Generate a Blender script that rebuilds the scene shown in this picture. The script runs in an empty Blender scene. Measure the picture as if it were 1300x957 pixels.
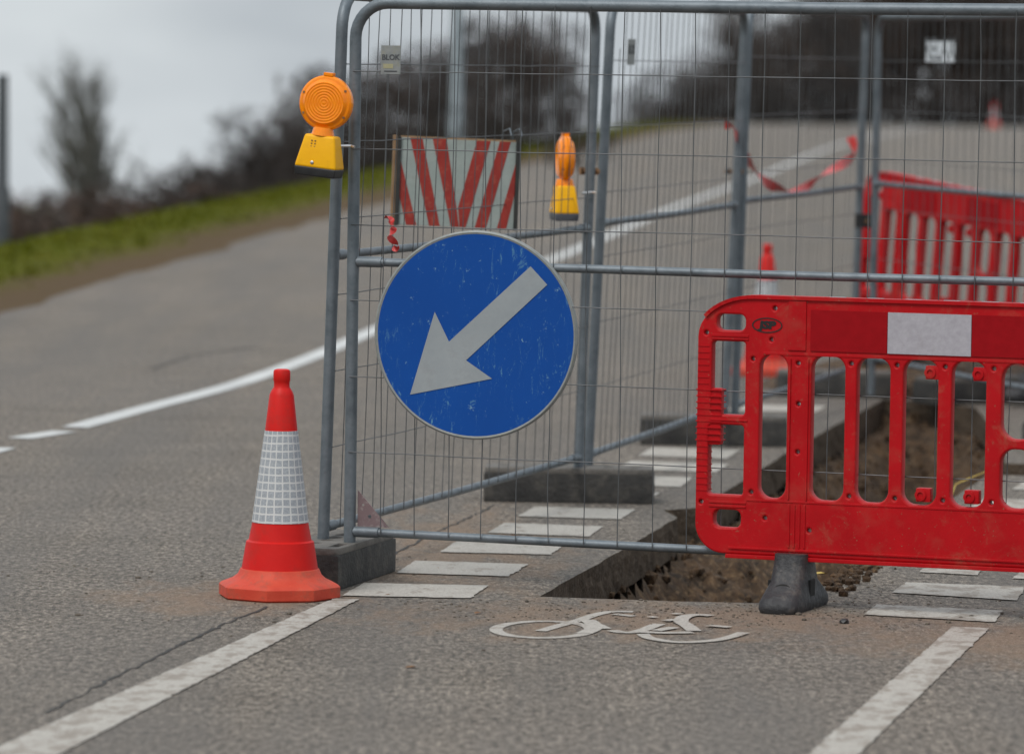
import bpy, bmesh, math, random
from mathutils import Vector, Matrix
R = math.radians
rnd = random.Random(7)
scn = bpy.context.scene
col = scn.collection

# ---------------------------------------------------------------- camera model (road frame: z=0 is the road, y runs up the road)
F = 6400.0; CAMH = 1.81; PITCH = math.atan((478.5 - 77) / F); ROLL = 0.014
TILT = R(1.6)                                   # the whole road climbs this much
cp, sp = math.cos(PITCH), math.sin(PITCH)
fw = Vector((0, cp, -sp)); up0 = Vector((0, sp, cp)); rt0 = Vector((1, 0, 0))
cam_r = (rt0 + up0 * ROLL).normalized(); cam_u = (up0 - rt0 * ROLL).normalized()
CAM = Vector((0, 0, CAMH))
def ray(px, py):
    return fw * F + cam_r * (px - 650) - cam_u * (py - 478.5)
def ground(px, py, z=0.0):                      # photo point -> point on the road plane
    d = ray(px, py); t = (z - CAMH) / d.z
    return CAM + d * t
def at(px, py, Y):                              # photo point at a known distance
    d = ray(px, py)
    return CAM + d * (Y / d.y)

# ---------------------------------------------------------------- materials
def newmat(name):
    m = bpy.data.materials.new(name); m.use_nodes = True
    nt = m.node_tree; b = nt.nodes['Principled BSDF']
    return m, nt, b
def N(nt, t, **kw):
    n = nt.nodes.new(t)
    for k, v in kw.items():
        if k in n.inputs: n.inputs[k].default_value = v
        else: setattr(n, k, v)
    return n
def noise(nt, scale, detail=4, rough=.6, vec=None, dist=0):
    n = nt.nodes.new('ShaderNodeTexNoise'); n.inputs['Scale'].default_value = scale
    n.inputs['Detail'].default_value = detail; n.inputs['Roughness'].default_value = rough
    n.inputs['Distortion'].default_value = dist
    if vec: nt.links.new(vec, n.inputs['Vector'])
    return n
def ramp(nt, src, stops):
    r = nt.nodes.new('ShaderNodeValToRGB'); e = r.color_ramp.elements
    while len(e) < len(stops): e.new(.5)
    for k, (p, c) in enumerate(stops):
        e[k].position = p
        e[k].color = (c, c, c, 1) if isinstance(c, (int, float)) else (*c, 1)
    nt.links.new(src, r.inputs[0]); return r
def mix(nt, fac, a, b, mode='MIX'):
    n = nt.nodes.new('ShaderNodeMix'); n.data_type = 'RGBA'; n.blend_type = mode
    for sock, v in ((n.inputs[0], fac), (n.inputs[6], a), (n.inputs[7], b)):
        if isinstance(v, bpy.types.NodeSocket): nt.links.new(v, sock)
        elif isinstance(v, (int, float)): sock.default_value = v
        else: sock.default_value = (*v, 1)
    return n.outputs[2]
def math_(nt, op, a, b=None, c=None):
    n = nt.nodes.new('ShaderNodeMath'); n.operation = op
    for i, v in enumerate((a, b, c)):
        if v is None: continue
        if isinstance(v, bpy.types.NodeSocket): nt.links.new(v, n.inputs[i])
        else: n.inputs[i].default_value = v
    return n.outputs[0]
def bump(nt, b, h, strength, dist=.01):
    n = nt.nodes.new('ShaderNodeBump'); n.inputs['Strength'].default_value = strength
    n.inputs['Distance'].default_value = dist
    nt.links.new(h, n.inputs['Height']); nt.links.new(n.outputs[0], b.inputs['Normal'])
def objvec(nt):
    return nt.nodes.new('ShaderNodeTexCoord').outputs['Object']
def varied(name, c1, c2, scale=8, rough=.5, metal=0, bstr=0, bscale=60, c3=None, s3=40, amt3=.3, rough2=None, spec=None):
    m, nt, b = newmat(name); v = objvec(nt)
    n = noise(nt, scale, 5, .65, v)
    c = mix(nt, ramp(nt, n.outputs[0], [(.32, 0), (.68, 1)]).outputs[0], c1, c2)
    if c3 is not None:
        n3 = noise(nt, s3, 5, .7, v)
        c = mix(nt, ramp(nt, n3.outputs[0], [(.52, 0), (.72, amt3)]).outputs[0], c, c3)
    nt.links.new(c, b.inputs['Base Color'])
    b.inputs['Roughness'].default_value = rough; b.inputs['Metallic'].default_value = metal
    if spec is not None: b.inputs['Specular IOR Level'].default_value = spec
    if rough2 is not None:
        rr = nt.nodes.new('ShaderNodeMapRange'); nt.links.new(n.outputs[0], rr.inputs[0])
        rr.inputs[3].default_value = rough; rr.inputs[4].default_value = rough2
        nt.links.new(rr.outputs[0], b.inputs['Roughness'])
    if bstr: bump(nt, b, noise(nt, bscale, 4, .6, v).outputs[0], bstr)
    return m

def asphalt_mat(name='asphalt'):
    m, nt, b = newmat(name); v = objvec(nt)
    fine = noise(nt, 130, 3, .75, v); mid = noise(nt, 2.2, 6, .6, v); big = noise(nt, .35, 4, .6, v, .6)
    grit = nt.nodes.new('ShaderNodeTexVoronoi'); grit.inputs['Scale'].default_value = 85; nt.links.new(v, grit.inputs['Vector'])
    base = mix(nt, ramp(nt, mid.outputs[0], [(.3, 0), (.7, 1)]).outputs[0], (.150, .126, .101), (.226, .192, .155))
    base = mix(nt, ramp(nt, big.outputs[0], [(.35, 0), (.65, .6)]).outputs[0], base, (.212, .182, .154))
    sp_ = ramp(nt, fine.outputs[0], [(.34, .25), (.5, .92), (.66, 2.1)])
    base = mix(nt, .8, base, sp_.outputs[0], 'MULTIPLY')
    st = ramp(nt, grit.outputs['Distance'], [(.0, 1.35), (.35, 1), (.8, .72)])
    base = mix(nt, .6, base, st.outputs[0], 'MULTIPLY')
    mp3 = nt.nodes.new('ShaderNodeMapping'); mp3.inputs['Scale'].default_value = (1, .38, 1); nt.links.new(v, mp3.inputs[0])
    f2 = noise(nt, 46, 4, .8, mp3.outputs[0]); base = mix(nt, .95, base, ramp(nt, f2.outputs[0], [(.37, .3), (.5, .95), (.62, 1.95)]).outputs[0], 'MULTIPLY')
    # wheel-dragged streaks running along the road
    mp = nt.nodes.new('ShaderNodeMapping'); mp.inputs['Rotation'].default_value = (0, 0, R(6)); mp.inputs['Scale'].default_value = (2.2, .16, 1)
    nt.links.new(v, mp.inputs[0]); stn = noise(nt, 1.0, 5, .6, mp.outputs[0])
    base = mix(nt, ramp(nt, stn.outputs[0], [(.36, .0), (.64, .6)]).outputs[0], base, (.135, .124, .113))
    # dried mud carried out of the excavation
    sep = nt.nodes.new('ShaderNodeSeparateXYZ'); nt.links.new(v, sep.inputs[0])
    def blob(cx, cy, rx, ry):
        dx = math_(nt, 'DIVIDE', math_(nt, 'SUBTRACT', sep.outputs[0], cx), rx)
        dy = math_(nt, 'DIVIDE', math_(nt, 'SUBTRACT', sep.outputs[1], cy), ry)
        d = math_(nt, 'ADD', math_(nt, 'MULTIPLY', dx, dx), math_(nt, 'MULTIPLY', dy, dy))
        return math_(nt, 'SUBTRACT', 1.0, d)
    dirt = None
    for a in [(.55, 16.35, 1.25, .75), (-.9, 16.8, .55, .7), (1.7, 15.9, .9, .9), (-.2, 18.6, .5, 2.0)]:
        o = blob(*a); dirt = o if dirt is None else math_(nt, 'MAXIMUM', dirt, o)
    mp2 = nt.nodes.new('ShaderNodeMapping'); mp2.inputs['Scale'].default_value = (1, .45, 1); nt.links.new(v, mp2.inputs[0])
    dn = noise(nt, 6, 7, .72, mp2.outputs[0], .4)
    dm = math_(nt, 'ADD', math_(nt, 'MULTIPLY', dirt, .45), math_(nt, 'MULTIPLY', math_(nt, 'SUBTRACT', dn.outputs[0], .5), 1.9))
    dmask = ramp(nt, dm, [(.06, 0), (.5, .72)])
    dcol = mix(nt, ramp(nt, fine.outputs[0], [(.35, 0), (.65, 1)]).outputs[0], (.165, .112, .074), (.33, .235, .165))
    base = mix(nt, dmask.outputs[0], base, dcol)
    # scattered dark tar specks
    sk = noise(nt, 14, 3, .8, v); base = mix(nt, ramp(nt, sk.outputs[0], [(.66, 0), (.74, .55)]).outputs[0], base, (.05, .045, .04))
    nt.links.new(base, b.inputs['Base Color']); b.inputs['Roughness'].default_value = .88
    b.inputs['Specular IOR Level'].default_value = .3
    hh = math_(nt, 'ADD', math_(nt, 'ADD', fine.outputs[0], f2.outputs[0]), math_(nt, 'MULTIPLY', grit.outputs['Distance'], -.6))
    bump(nt, b, hh, .75, .012)
    return m
def paint_mat(name, wear):
    m, nt, b = newmat(name); v = objvec(nt)
    f = noise(nt, 130, 3, .75, v); n2 = noise(nt, 5, 7, .7, v); 
    mp = nt.nodes.new('ShaderNodeMapping'); mp.inputs['Scale'].default_value = (1.3, .8, 1); nt.links.new(v, mp.inputs[0])
    n3 = noise(nt, 9, 6, .7, mp.outputs[0])
    c = mix(nt, n2.outputs[0], (.35, .32, .28), (.50, .47, .42))
    c = mix(nt, ramp(nt, f.outputs[0], [(.36, .8), (.56, 0)]).outputs[0], c, (.24, .215, .185))
    c = mix(nt, ramp(nt, n3.outputs[0], [(wear, 0), (wear + .1, .85)]).outputs[0], c, (.22, .185, .15))
    nt.links.new(c, b.inputs['Base Color']); b.inputs['Roughness'].default_value = .75
    bump(nt, b, f.outputs[0], .4, .008)
    return m

M = {}
M['asphalt'] = asphalt_mat()
M['paint'] = paint_mat('road_paint', .55)
M['paint_fresh'] = paint_mat('symbol_paint', .53)
M['paint_worn'] = paint_mat('worn_road_paint', .475)
M['far_paint'] = varied('far_line_paint', (.42, .42, .41), (.56, .56, .54), 3, .7)
M['tar'] = varied('tar_joint', (.022, .02, .018), (.045, .04, .035), 20, .8, bstr=.4)
M['cut'] = varied('cut_road_edge', (.045, .033, .023), (.115, .085, .060), 11, .95, spec=.15, bstr=1.0, bscale=50, c3=(.21, .17, .135), s3=60, amt3=.8)
M['soil'] = varied('excavated_soil', (.014, .008, .004), (.095, .052, .023), 15, .95, bstr=1.0, bscale=42, c3=(.22, .145, .08), s3=34, amt3=.8)
M['galv'] = varied('galvanised_steel', (.105, .125, .14), (.20, .225, .245), 11, .45, .5, bstr=.15, bscale=90, c3=(.12, .13, .14), s3=22, amt3=.4, rough2=.6)
M['galv_dark'] = varied('dull_galvanised_steel', (.11, .13, .14), (.18, .20, .22), 10, .5, .5, bstr=.15, bscale=90, c3=(.10, .10, .10), s3=22, amt3=.4)
M['wire'] = varied('galvanised_wire', (.055, .058, .06), (.12, .125, .13), 6, .5, .4)
M['rust'] = varied('rusty_clip', (.20, .09, .035), (.30, .19, .10), 40, .7, .3)
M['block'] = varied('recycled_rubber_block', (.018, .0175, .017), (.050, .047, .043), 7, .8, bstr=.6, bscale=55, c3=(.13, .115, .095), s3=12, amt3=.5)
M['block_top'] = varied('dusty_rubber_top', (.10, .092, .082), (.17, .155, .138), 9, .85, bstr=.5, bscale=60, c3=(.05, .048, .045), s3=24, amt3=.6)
M['hole'] = varied('painted_hollow_shade', (.008, .008, .008), (.016, .015, .014), 9, .9)  # near-black colour standing in for the shade inside slots and hollows
M['cone_red'] = varied('cone_red_plastic', (.54, .006, .004), (.62, .010, .006), 6, .5, spec=.25, bstr=.05, bscale=120, c3=(.26, .03, .02), s3=8, amt3=.5)
M['cone_base'] = varied('faded_cone_base_plastic', (.50, .045, .022), (.58, .075, .038), 9, .6, spec=.3, bstr=.12, bscale=120, c3=(.20, .07, .045), s3=11, amt3=.7)
M['red'] = varied('barrier_red_plastic', (.36, .001, .004), (.46, .002, .006), 5, .42, spec=.22, bstr=.04, bscale=150, c3=(.36, .05, .035), s3=7, amt3=.45, rough2=.55)
M['red_sheet'] = varied('red_retroreflective_sheet', (.26, .001, .004), (.31, .002, .006), 30, .55, spec=.15, bstr=.05, bscale=400)
M['white_sheet'] = varied('white_retroreflective_sheet', (.34, .32, .35), (.41, .39, .42), 60, .5, bstr=.1, bscale=420, c3=(.27, .25, .26), s3=14, amt3=.4)
M['black'] = varied('black_plastic', (.010, .010, .011), (.022, .022, .023), 20, .5)
M['grey_plastic'] = varied('dark_grey_plastic', (.055, .060, .075), (.085, .09, .105), 20, .5)
M['rubber'] = varied('black_rubber_foot', (.015, .015, .017), (.042, .041, .043), 12, .6, bstr=.7, bscale=40, c3=(.12, .10, .085), s3=12, amt3=.7)
M['yellow'] = varied('yellow_plastic', (.80, .38, .001), (.88, .45, .002), 8, .5, spec=.25, c3=(.50, .24, .02), s3=18, amt3=.3)
M['steel'] = varied('bright_steel', (.5, .5, .5), (.65, .65, .65), 30, .3, .9)
M['plate_grey'] = varied('grey_tin_plate', (.20, .215, .215), (.27, .28, .27), 50, .5, .2, c3=(.26, .25, .16), s3=60, amt3=.6)
M['plate_white'] = varied('white_tin_plate', (.58, .62, .66), (.66, .70, .72), 30, .5)
M['ink'] = varied('faded_black_ink', (.05, .055, .06), (.08, .085, .09), 30, .6)
M['ink_black'] = varied('black_ink', (.006, .004, .004), (.012, .01, .01), 30, .6)
M['olive'] = varied('faded_yellow_ink', (.28, .27, .14), (.34, .32, .20), 60, .6)
M['gusset'] = varied('painted_steel_gusset', (.17, .115, .12), (.23, .165, .165), 14, .6, .2, c3=(.36, .33, .32), s3=60, amt3=.8)
M['board_white'] = varied('weathered_white_board', (.24, .28, .26), (.30, .335, .31), 14, .6, c3=(.22, .22, .19), s3=26, amt3=.4)
M['board_red'] = varied('red_board_stripe', (.22, .012, .006), (.30, .019, .009), 10, .5, c3=(.42, .16, .10), s3=30, amt3=.35)
M['board_edge'] = varied('dark_board_edge', (.015, .016, .015), (.03, .03, .026), 20, .7)
M['wood'] = varied('bare_timber', (.20, .115, .055), (.29, .18, .095), 16, .75)
M['tape_red'] = varied('red_tape', (.58, .03, .03), (.66, .06, .05), 20, .4)
M['tape_white'] = varied('white_tape', (.66, .58, .58), (.76, .69, .69), 20, .4)
M['bark'] = varied('dark_bark', (.012, .010, .009), (.030, .025, .021), 2, .9)
M['twig'] = varied('bare_twigs', (.028, .020, .017), (.060, .045, .038), .6, .9)
M['twig_warm'] = varied('warm_brown_twigs', (.055, .034, .024), (.095, .062, .044), .6, .9)
M['twig_pale'] = varied('pale_poplar_twigs', (.10, .10, .085), (.15, .145, .125), .6, .9)
M['twig_brown'] = varied('russet_twigs', (.085, .045, .030), (.13, .075, .048), .5, .9)
M['leaf_gold'] = varied('dry_yellow_leaf', (.40, .26, .05), (.55, .42, .12), 40, .7)
M['leaf_brown'] = varied('dry_brown_leaf', (.14, .065, .025), (.24, .12, .05), 40, .7)
M['stone'] = varied('grit_stone', (.05, .04, .03), (.16, .13, .10), 3, .9)
M['post_grey'] = varied('grey_lamp_post_paint', (.20, .24, .26), (.27, .31, .33), 3, .6, .2)
M['post_dark'] = varied('dark_lamp_post_paint', (.055, .06, .068), (.08, .088, .095), 3, .6, .2)
M['grass_blade'] = varied('grass_blades', (.048, .062, .002), (.085, .088, .006), 1.2, .9, c3=(.15, .11, .03), s3=1.3, amt3=.9, spec=.03)

def sign_blue():
    m, nt, b = newmat('scratched_blue_sheet'); v = objvec(nt)
    n = noise(nt, 2.2, 4, .6, v)
    c = mix(nt, n.outputs[0], (.0005, .046, .235), (.001, .072, .335))
    mp = nt.nodes.new('ShaderNodeMapping'); mp.inputs['Rotation'].default_value = (0, R(20), 0); mp.inputs['Scale'].default_value = (3.2, 1, 1.1); nt.links.new(v, mp.inputs[0])
    s1 = noise(nt, 6, 9, .85, mp.outputs[0], 2.2); s2 = noise(nt, 34, 5, .8, v); s3 = noise(nt, 3.2, 3, .5, v)
    k = math_(nt, 'MULTIPLY', ramp(nt, s1.outputs[0], [(.565, 0), (.62, .9)]).outputs[0], ramp(nt, s3.outputs[0], [(.42, .05), (.58, .95)]).outputs[0])
    c = mix(nt, k, c, (.13, .30, .40))
    k2 = math_(nt, 'MULTIPLY', ramp(nt, s2.outputs[0], [(.64, 0), (.69, 1)]).outputs[0], .8)
    c = mix(nt, k2, c, (.22, .38, .46))
    nt.links.new(c, b.inputs['Base Color']); b.inputs['Roughness'].default_value = .5; b.inputs['Specular IOR Level'].default_value = .25
    return m
M['blue'] = sign_blue()
M['arrow'] = varied('grey_white_arrow_sheet', (.25, .275, .29), (.31, .335, .345), 5, .45, c3=(.20, .20, .20), s3=11, amt3=.35)

def amber():
    m, nt, b = newmat('amber_lens'); v = objvec(nt)
    sep = nt.nodes.new('ShaderNodeSeparateXYZ'); nt.links.new(v, sep.inputs[0])
    b.inputs['Base Color'].default_value = (1.0, .24, .004, 1); b.inputs['Roughness'].default_value = .22
    b.inputs['Subsurface Weight'].default_value = .2; b.inputs['Subsurface Radius'].default_value = (.04, .012, .002)
    b.inputs['Subsurface Scale'].default_value = .6
    b.inputs['Coat Weight'].default_value = .15; b.inputs['Specular IOR Level'].default_value = .35
    n = noise(nt, 60, 3, .6, v); c = mix(nt, n.outputs[0], (.84, .19, .001), (1.0, .31, .002)); nt.links.new(c, b.inputs['Base Color'])
    return m
M['amber'] = amber()

def sleeve_mat():
    m, nt, b = newmat('prismatic_cone_sleeve'); v = objvec(nt)
    sep = nt.nodes.new('ShaderNodeSeparateXYZ'); nt.links.new(v, sep.inputs[0])
    wv = noise(nt, 22, 3, .6, v); ang = math_(nt, 'ADD', math_(nt, 'ARCTAN2', sep.outputs[1], sep.outputs[0]), math_(nt, 'MULTIPLY', math_(nt, 'SUBTRACT', wv.outputs[0], .5), .09))
    a = math_(nt, 'FRACT', math_(nt, 'ADD', math_(nt, 'MULTIPLY', ang, 20 / (2 * math.pi)), 20))
    z = math_(nt, 'FRACT', math_(nt, 'MULTIPLY', math_(nt, 'ADD', sep.outputs[2], math_(nt, 'MULTIPLY', wv.outputs[0], .007)), 1 / .0262))
    def line(x, w):
        return math_(nt, 'LESS_THAN', math_(nt, 'SUBTRACT', .5, math_(nt, 'ABSOLUTE', math_(nt, 'SUBTRACT', x, .5))), w)
    k = math_(nt, 'MAXIMUM', line(a, .085), line(z, .105))
    cell = nt.nodes.new('ShaderNodeTexVoronoi'); cell.inputs['Scale'].default_value = 150; nt.links.new(v, cell.inputs['Vector'])
    n = noise(nt, 26, 4, .7, v)
    g = mix(nt, n.outputs[0], (.27, .29, .32), (.42, .44, .455)); g = mix(nt, .35, g, ramp(nt, cell.outputs['Distance'], [(0, 1.3), (.7, .5)]).outputs[0], 'MULTIPLY')
    w = mix(nt, n.outputs[0], (.50, .50, .49), (.62, .61, .59))
    c = mix(nt, k, g, w); nt.links.new(c, b.inputs['Base Color']); b.inputs['Roughness'].default_value = .4
    return m
M['sleeve'] = sleeve_mat()

def verge_mat():
    m, nt, b = newmat('verge_ground'); v = objvec(nt)
    at_ = nt.nodes.new('ShaderNodeAttribute'); at_.attribute_name = 'lat'
    n = noise(nt, 1.1, 8, .8, v); n2 = noise(nt, 9, 5, .75, v)
    k = math_(nt, 'ADD', at_.outputs['Fac'], math_(nt, 'MULTIPLY', math_(nt, 'SUBTRACT', n.outputs[0], .5), 2.6))
    grass = mix(nt, n2.outputs[0], (.046, .058, .002), (.098, .100, .005)); grass = mix(nt, ramp(nt, n.outputs[0], [(.5, 0), (.75, .6)]).outputs[0], grass, (.15, .125, .02))
    dirt = mix(nt, n2.outputs[0], (.055, .036, .020), (.15, .105, .062))
    c = mix(nt, ramp(nt, k, [(.35, 0), (1.1, 1)]).outputs[0], dirt, grass)
    nt.links.new(c, b.inputs['Base Color']); b.inputs['Roughness'].default_value = .95; b.inputs['Specular IOR Level'].default_value = .05
    bump(nt, b, n2.outputs[0], .8, .05); return m
M['verge'] = verge_mat()
M['field'] = varied('far_field', (.05, .055, .025), (.09, .085, .045), .05, .95)

# ---------------------------------------------------------------- mesh helpers
def tag(o, label=None, cat=None, group=None, kind=None):
    if label: o['label'] = label
    if cat: o['category'] = cat
    if group: o['group'] = group
    if kind: o['kind'] = kind
    return o
def obj(name, bm, mats, parent=None, smooth=False, loc=None):
    me = bpy.data.meshes.new(name)
    if isinstance(bm, bmesh.types.BMesh):
        bm.normal_update(); bm.to_mesh(me); bm.free()
    else: me = bm; me.name = name
    me.materials.clear()
    for m in (mats if isinstance(mats, (list, tuple)) else [mats]): me.materials.append(m)
    if smooth:
        for p in me.polygons: p.use_smooth = True
        try: me.set_sharp_from_angle(angle=R(smooth if smooth is not True else 40))
        except Exception: pass
    o = bpy.data.objects.new(name, me); col.objects.link(o)
    if parent: o.parent = parent
    if loc: o.location = loc
    return o
def empty(name, loc, rot=(0, 0, 0)):
    o = bpy.data.objects.new(name, None); col.objects.link(o); o.location = loc; o.rotation_euler = rot; o.empty_display_size = .2
    return o
def copy_tree(o, parent=None):
    c = o.copy(); col.objects.link(c); c.parent = parent
    for ch in list(o.children): copy_tree(ch, c)
    return c
def box(bm, c, s, rot=None, bev=0, mi=0):
    r = bmesh.ops.create_cube(bm, size=1)
    vs = r['verts']
    for v in vs: v.co = Vector((v.co.x * s[0], v.co.y * s[1], v.co.z * s[2]))
    if bev:
        es = list({e for v in vs for e in v.link_edges})
        rb = bmesh.ops.bevel(bm, geom=es, offset=bev, segments=2, profile=.7, affect='EDGES')
        vs = list({v for f in rb['faces'] for v in f.verts} | {v for v in vs if v.is_valid})
    for v in vs:
        if rot: v.co = rot @ v.co
        v.co += Vector(c)
    for f in {f for v in vs for f in v.link_faces}: f.material_index = mi
    return vs
def tube(bm, pts, r, seg=10, caps=True, mi=0):
    pts = [Vector(p) for p in pts]; n = len(pts)
    rs = r if isinstance(r, (list, tuple)) else [r] * n
    rings = []; prev = None
    for i, p in enumerate(pts):
        t = (pts[min(i + 1, n - 1)] - pts[max(i - 1, 0)]).normalized()
        if prev is None:
            a = Vector((0, 0, 1)) if abs(t.z) < .9 else Vector((0, 1, 0))
            u = t.cross(a).normalized()
        else: u = (prev - t * prev.dot(t)).normalized()
        prev = u; w = t.cross(u)
        rings.append([bm.verts.new(p + (u * math.cos(2 * math.pi * k / seg) + w * math.sin(2 * math.pi * k / seg)) * rs[i]) for k in range(seg)])
    for a, b in zip(rings, rings[1:]):
        for k in range(seg):
            f = bm.faces.new((a[k], a[(k + 1) % seg], b[(k + 1) % seg], b[k])); f.material_index = mi
    if caps:
        for ring in (rings[0][::-1], rings[-1]):
            f = bm.faces.new(ring); f.material_index = mi
def lathe(bm, prof, seg=48, M_=None, mi=0, cap=True, shape=None):
    rings = []
    for j, (r, z) in enumerate(prof):
        ring = []
        for k in range(seg):
            a = 2 * math.pi * k / seg
            rr = r * (shape(a, j) if shape else 1)
            p = Vector((rr * math.cos(a), rr * math.sin(a), z))
            ring.append(bm.verts.new(M_ @ p if M_ else p))
        rings.append(ring)
    for a, b in zip(rings, rings[1:]):
        for k in range(seg):
            f = bm.faces.new((a[k], a[(k + 1) % seg], b[(k + 1) % seg], b[k])); f.material_index = mi
    if cap:
        bm.faces.new(rings[0][::-1]).material_index = mi; bm.faces.new(rings[-1]).material_index = mi
def eval_mesh(data):
    o = bpy.data.objects.new('tmp', data); col.objects.link(o)
    bpy.context.view_layer.update()
    dg = bpy.context.evaluated_depsgraph_get()
    me = bpy.data.meshes.new_from_object(o.evaluated_get(dg), depsgraph=dg)
    bpy.data.objects.remove(o); return me
STAND = Matrix(((1, 0, 0, 0), (0, 0, -1, 0), (0, 1, 0, 0), (0, 0, 0, 1)))     # x,y -> x,z standing upright
def fill(loops, ext=.01, bev=0, stand=True, M_=None):
    c = bpy.data.curves.new('c', 'CURVE'); c.dimensions = '2D'; c.fill_mode = 'BOTH'
    c.extrude = ext; c.bevel_depth = bev; c.offset = -bev; c.bevel_resolution = 1
    for L in loops:
        s = c.splines.new('POLY'); s.points.add(len(L) - 1); s.use_cyclic_u = True
        for p, q in zip(s.points, L): p.co = (q[0], q[1], 0, 1)
    me = eval_mesh(c)
    if stand: me.transform(STAND)
    if M_: me.transform(M_)
    return me
def text(body, size, ext=.0008, stand=True, shear=0, off=0, sx=1.0):
    t = bpy.data.curves.new('t', 'FONT'); t.body = body; t.size = size; t.extrude = ext; t.align_x = 'CENTER'; t.align_y = 'CENTER'
    t.shear = shear; t.offset = off; t.resolution_u = 3
    me = eval_mesh(t)
    me.transform(Matrix.Diagonal((sx, 1, 1, 1)))
    if stand: me.transform(STAND)
    return me
def rrect(x0, y0, x1, y1, r, n=5, ry=None):
    r = min(r, (x1 - x0) / 2 - 1e-4, (y1 - y0) / 2 - 1e-4); out = []
    for cx, cy, a0 in ((x1 - r, y1 - r, 0), (x0 + r, y1 - r, 90), (x0 + r, y0 + r, 180), (x1 - r, y0 + r, 270)):
        for k in range(n + 1):
            a = R(a0 + 90 * k / n); out.append((cx + r * math.cos(a), cy + r * math.sin(a)))
    return out
def circ(x, y, r, n=12, ry=None):
    return [(x + r * math.cos(2 * math.pi * k / n), y + (ry or r) * math.sin(2 * math.pi * k / n)) for k in range(n)]

# ---------------------------------------------------------------- the ground
def road_left(y):                               # left edge of the carriageway
    pts = [(-20, -7.4), (0, -5.9), (35.6, -3.6), (58.5, -2.1), (95, .7), (136, 4.2), (175, 9.0), (260, 22)]
    for (a, b), (c, d) in zip(pts, pts[1:]):
        if y <= c: return b + (d - b) * (y - a) / (c - a)
    return pts[-1][1]
def road_z(y):
    return 0 if y < 150 else -((y - 150) ** 2) * .0009 if y < 190 else -1.44 - (y - 190) * .03
hole_px = [(685, 757), (740, 726), (800, 692), (860, 657), (842, 647.5), (893, 644), (914, 629), (997, 576), (1060, 540), (1122, 507), (1180, 510), (1238, 517),
           (1258, 540), (1272, 566), (1277, 588), (1345, 590), (1345, 604), (1256, 603), (1230, 618), (1204, 637), (1150, 670), (1096, 706), (1052, 738), (1025, 758), (960, 765), (860, 763), (770, 760)]
hole = [ground(*p) for p in hole_px]
def densify(P, step=.09, jit=.004):
    out = []
    for a, b in zip(P, P[1:] + P[:1]):
        n = max(1, int((b - a).length / step))
        for k in range(n):
            q = a.lerp(b, k / n)
            if k: q = q + Vector((rnd.uniform(-jit, jit), rnd.uniform(-jit, jit), 0))
            out.append(Vector((q.x, q.y, 0)))
    return out
hole_d = densify(hole)
bm = bmesh.new()
ysteps = [-8, 0, 10, 20, 30, 40, 50, 60]
outer = [Vector((road_left(y), y, 0)) for y in ysteps] + [Vector((22, 60, 0)), Vector((22, -8, 0))]
def loop(P):
    vs = [bm.verts.new(p) for p in P]
    return [bm.edges.new((vs[i], vs[(i + 1) % len(vs)])) for i in range(len(vs))], vs
e1, _ = loop(outer); e2, hv = loop(hole_d)
bmesh.ops.triangle_fill(bm, use_beauty=True, use_dissolve=False, edges=e1 + e2, normal=(0, 0, 1))
ys = [60, 75, 90, 105, 120, 135, 150, 155, 160, 165, 170, 175, 180, 185, 190, 200, 220, 260]
prev = None
for y in ys:
    row = [bm.verts.new((road_left(y) + (22 + max(0, y - 60) * .12 - road_left(y)) * k / 6, y, road_z(y))) for k in range(7)]
    if prev:
        for k in range(6): bm.faces.new((prev[k], prev[k + 1], row[k + 1], row[k]))
    prev = row
for f in bm.faces:
    f.normal_update()
    if f.normal.z < 0: f.normal_flip()
tag(obj('road', bm, M['asphalt']), kind='structure')

def inside(x, y, P):
    c = False; n = len(P)
    for i in range(n):
        a, b = P[i], P[i - 1]
        if (a.y > y) != (b.y > y) and x < (b.x - a.x) * (y - a.y) / (b.y - a.y) + a.x: c = not c
    return c
def edge_d(x, y, P):
    best = 9; p = Vector((x, y, 0))
    for a, b in zip(P, P[1:] + P[:1]):
        a = Vector((a.x, a.y, 0)); b = Vector((b.x, b.y, 0)); t = max(0, min(1, (p - a).dot(b - a) / max(1e-9, (b - a).length_squared)))
        best = min(best, (a + (b - a) * t - p).length)
    return best
from mathutils import noise as mn
def fb(x, y, z, s):
    v = 0; a = 1
    for k in range(5): v += a * mn.noise(Vector((x * s, y * s, z * s + 7.3 * k))); a *= .55; s *= 2.1
    return v
# vertical sawn face of the road layers round the hole
bm = bmesh.new(); nh = len(hole_d); rows = []
for j, zz in enumerate((-.0015, -.06, -.12, -.19, -.27)):
    row = []
    for i, p in enumerate(hole_d):
        nrm = (hole_d[(i + 1) % nh] - hole_d[i - 1]).normalized().cross(Vector((0, 0, 1)))
        k = 0 if j == 0 else rnd.uniform(-.003, .006)
        right = p.y > 27.3 or p.x > .52 + (p.y - 17) * .215 + .35
        row.append(bm.verts.new(Vector((p.x, p.y, zz * (.3 if right else .56))) + nrm * k))
    rows.append(row)
for a, b in zip(rows, rows[1:]):
    for i in range(nh): bm.faces.new((a[i], a[(i + 1) % nh], b[(i + 1) % nh], b[i]))
tag(obj('trench_edge', bm, M['cut']), kind='structure')
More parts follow.
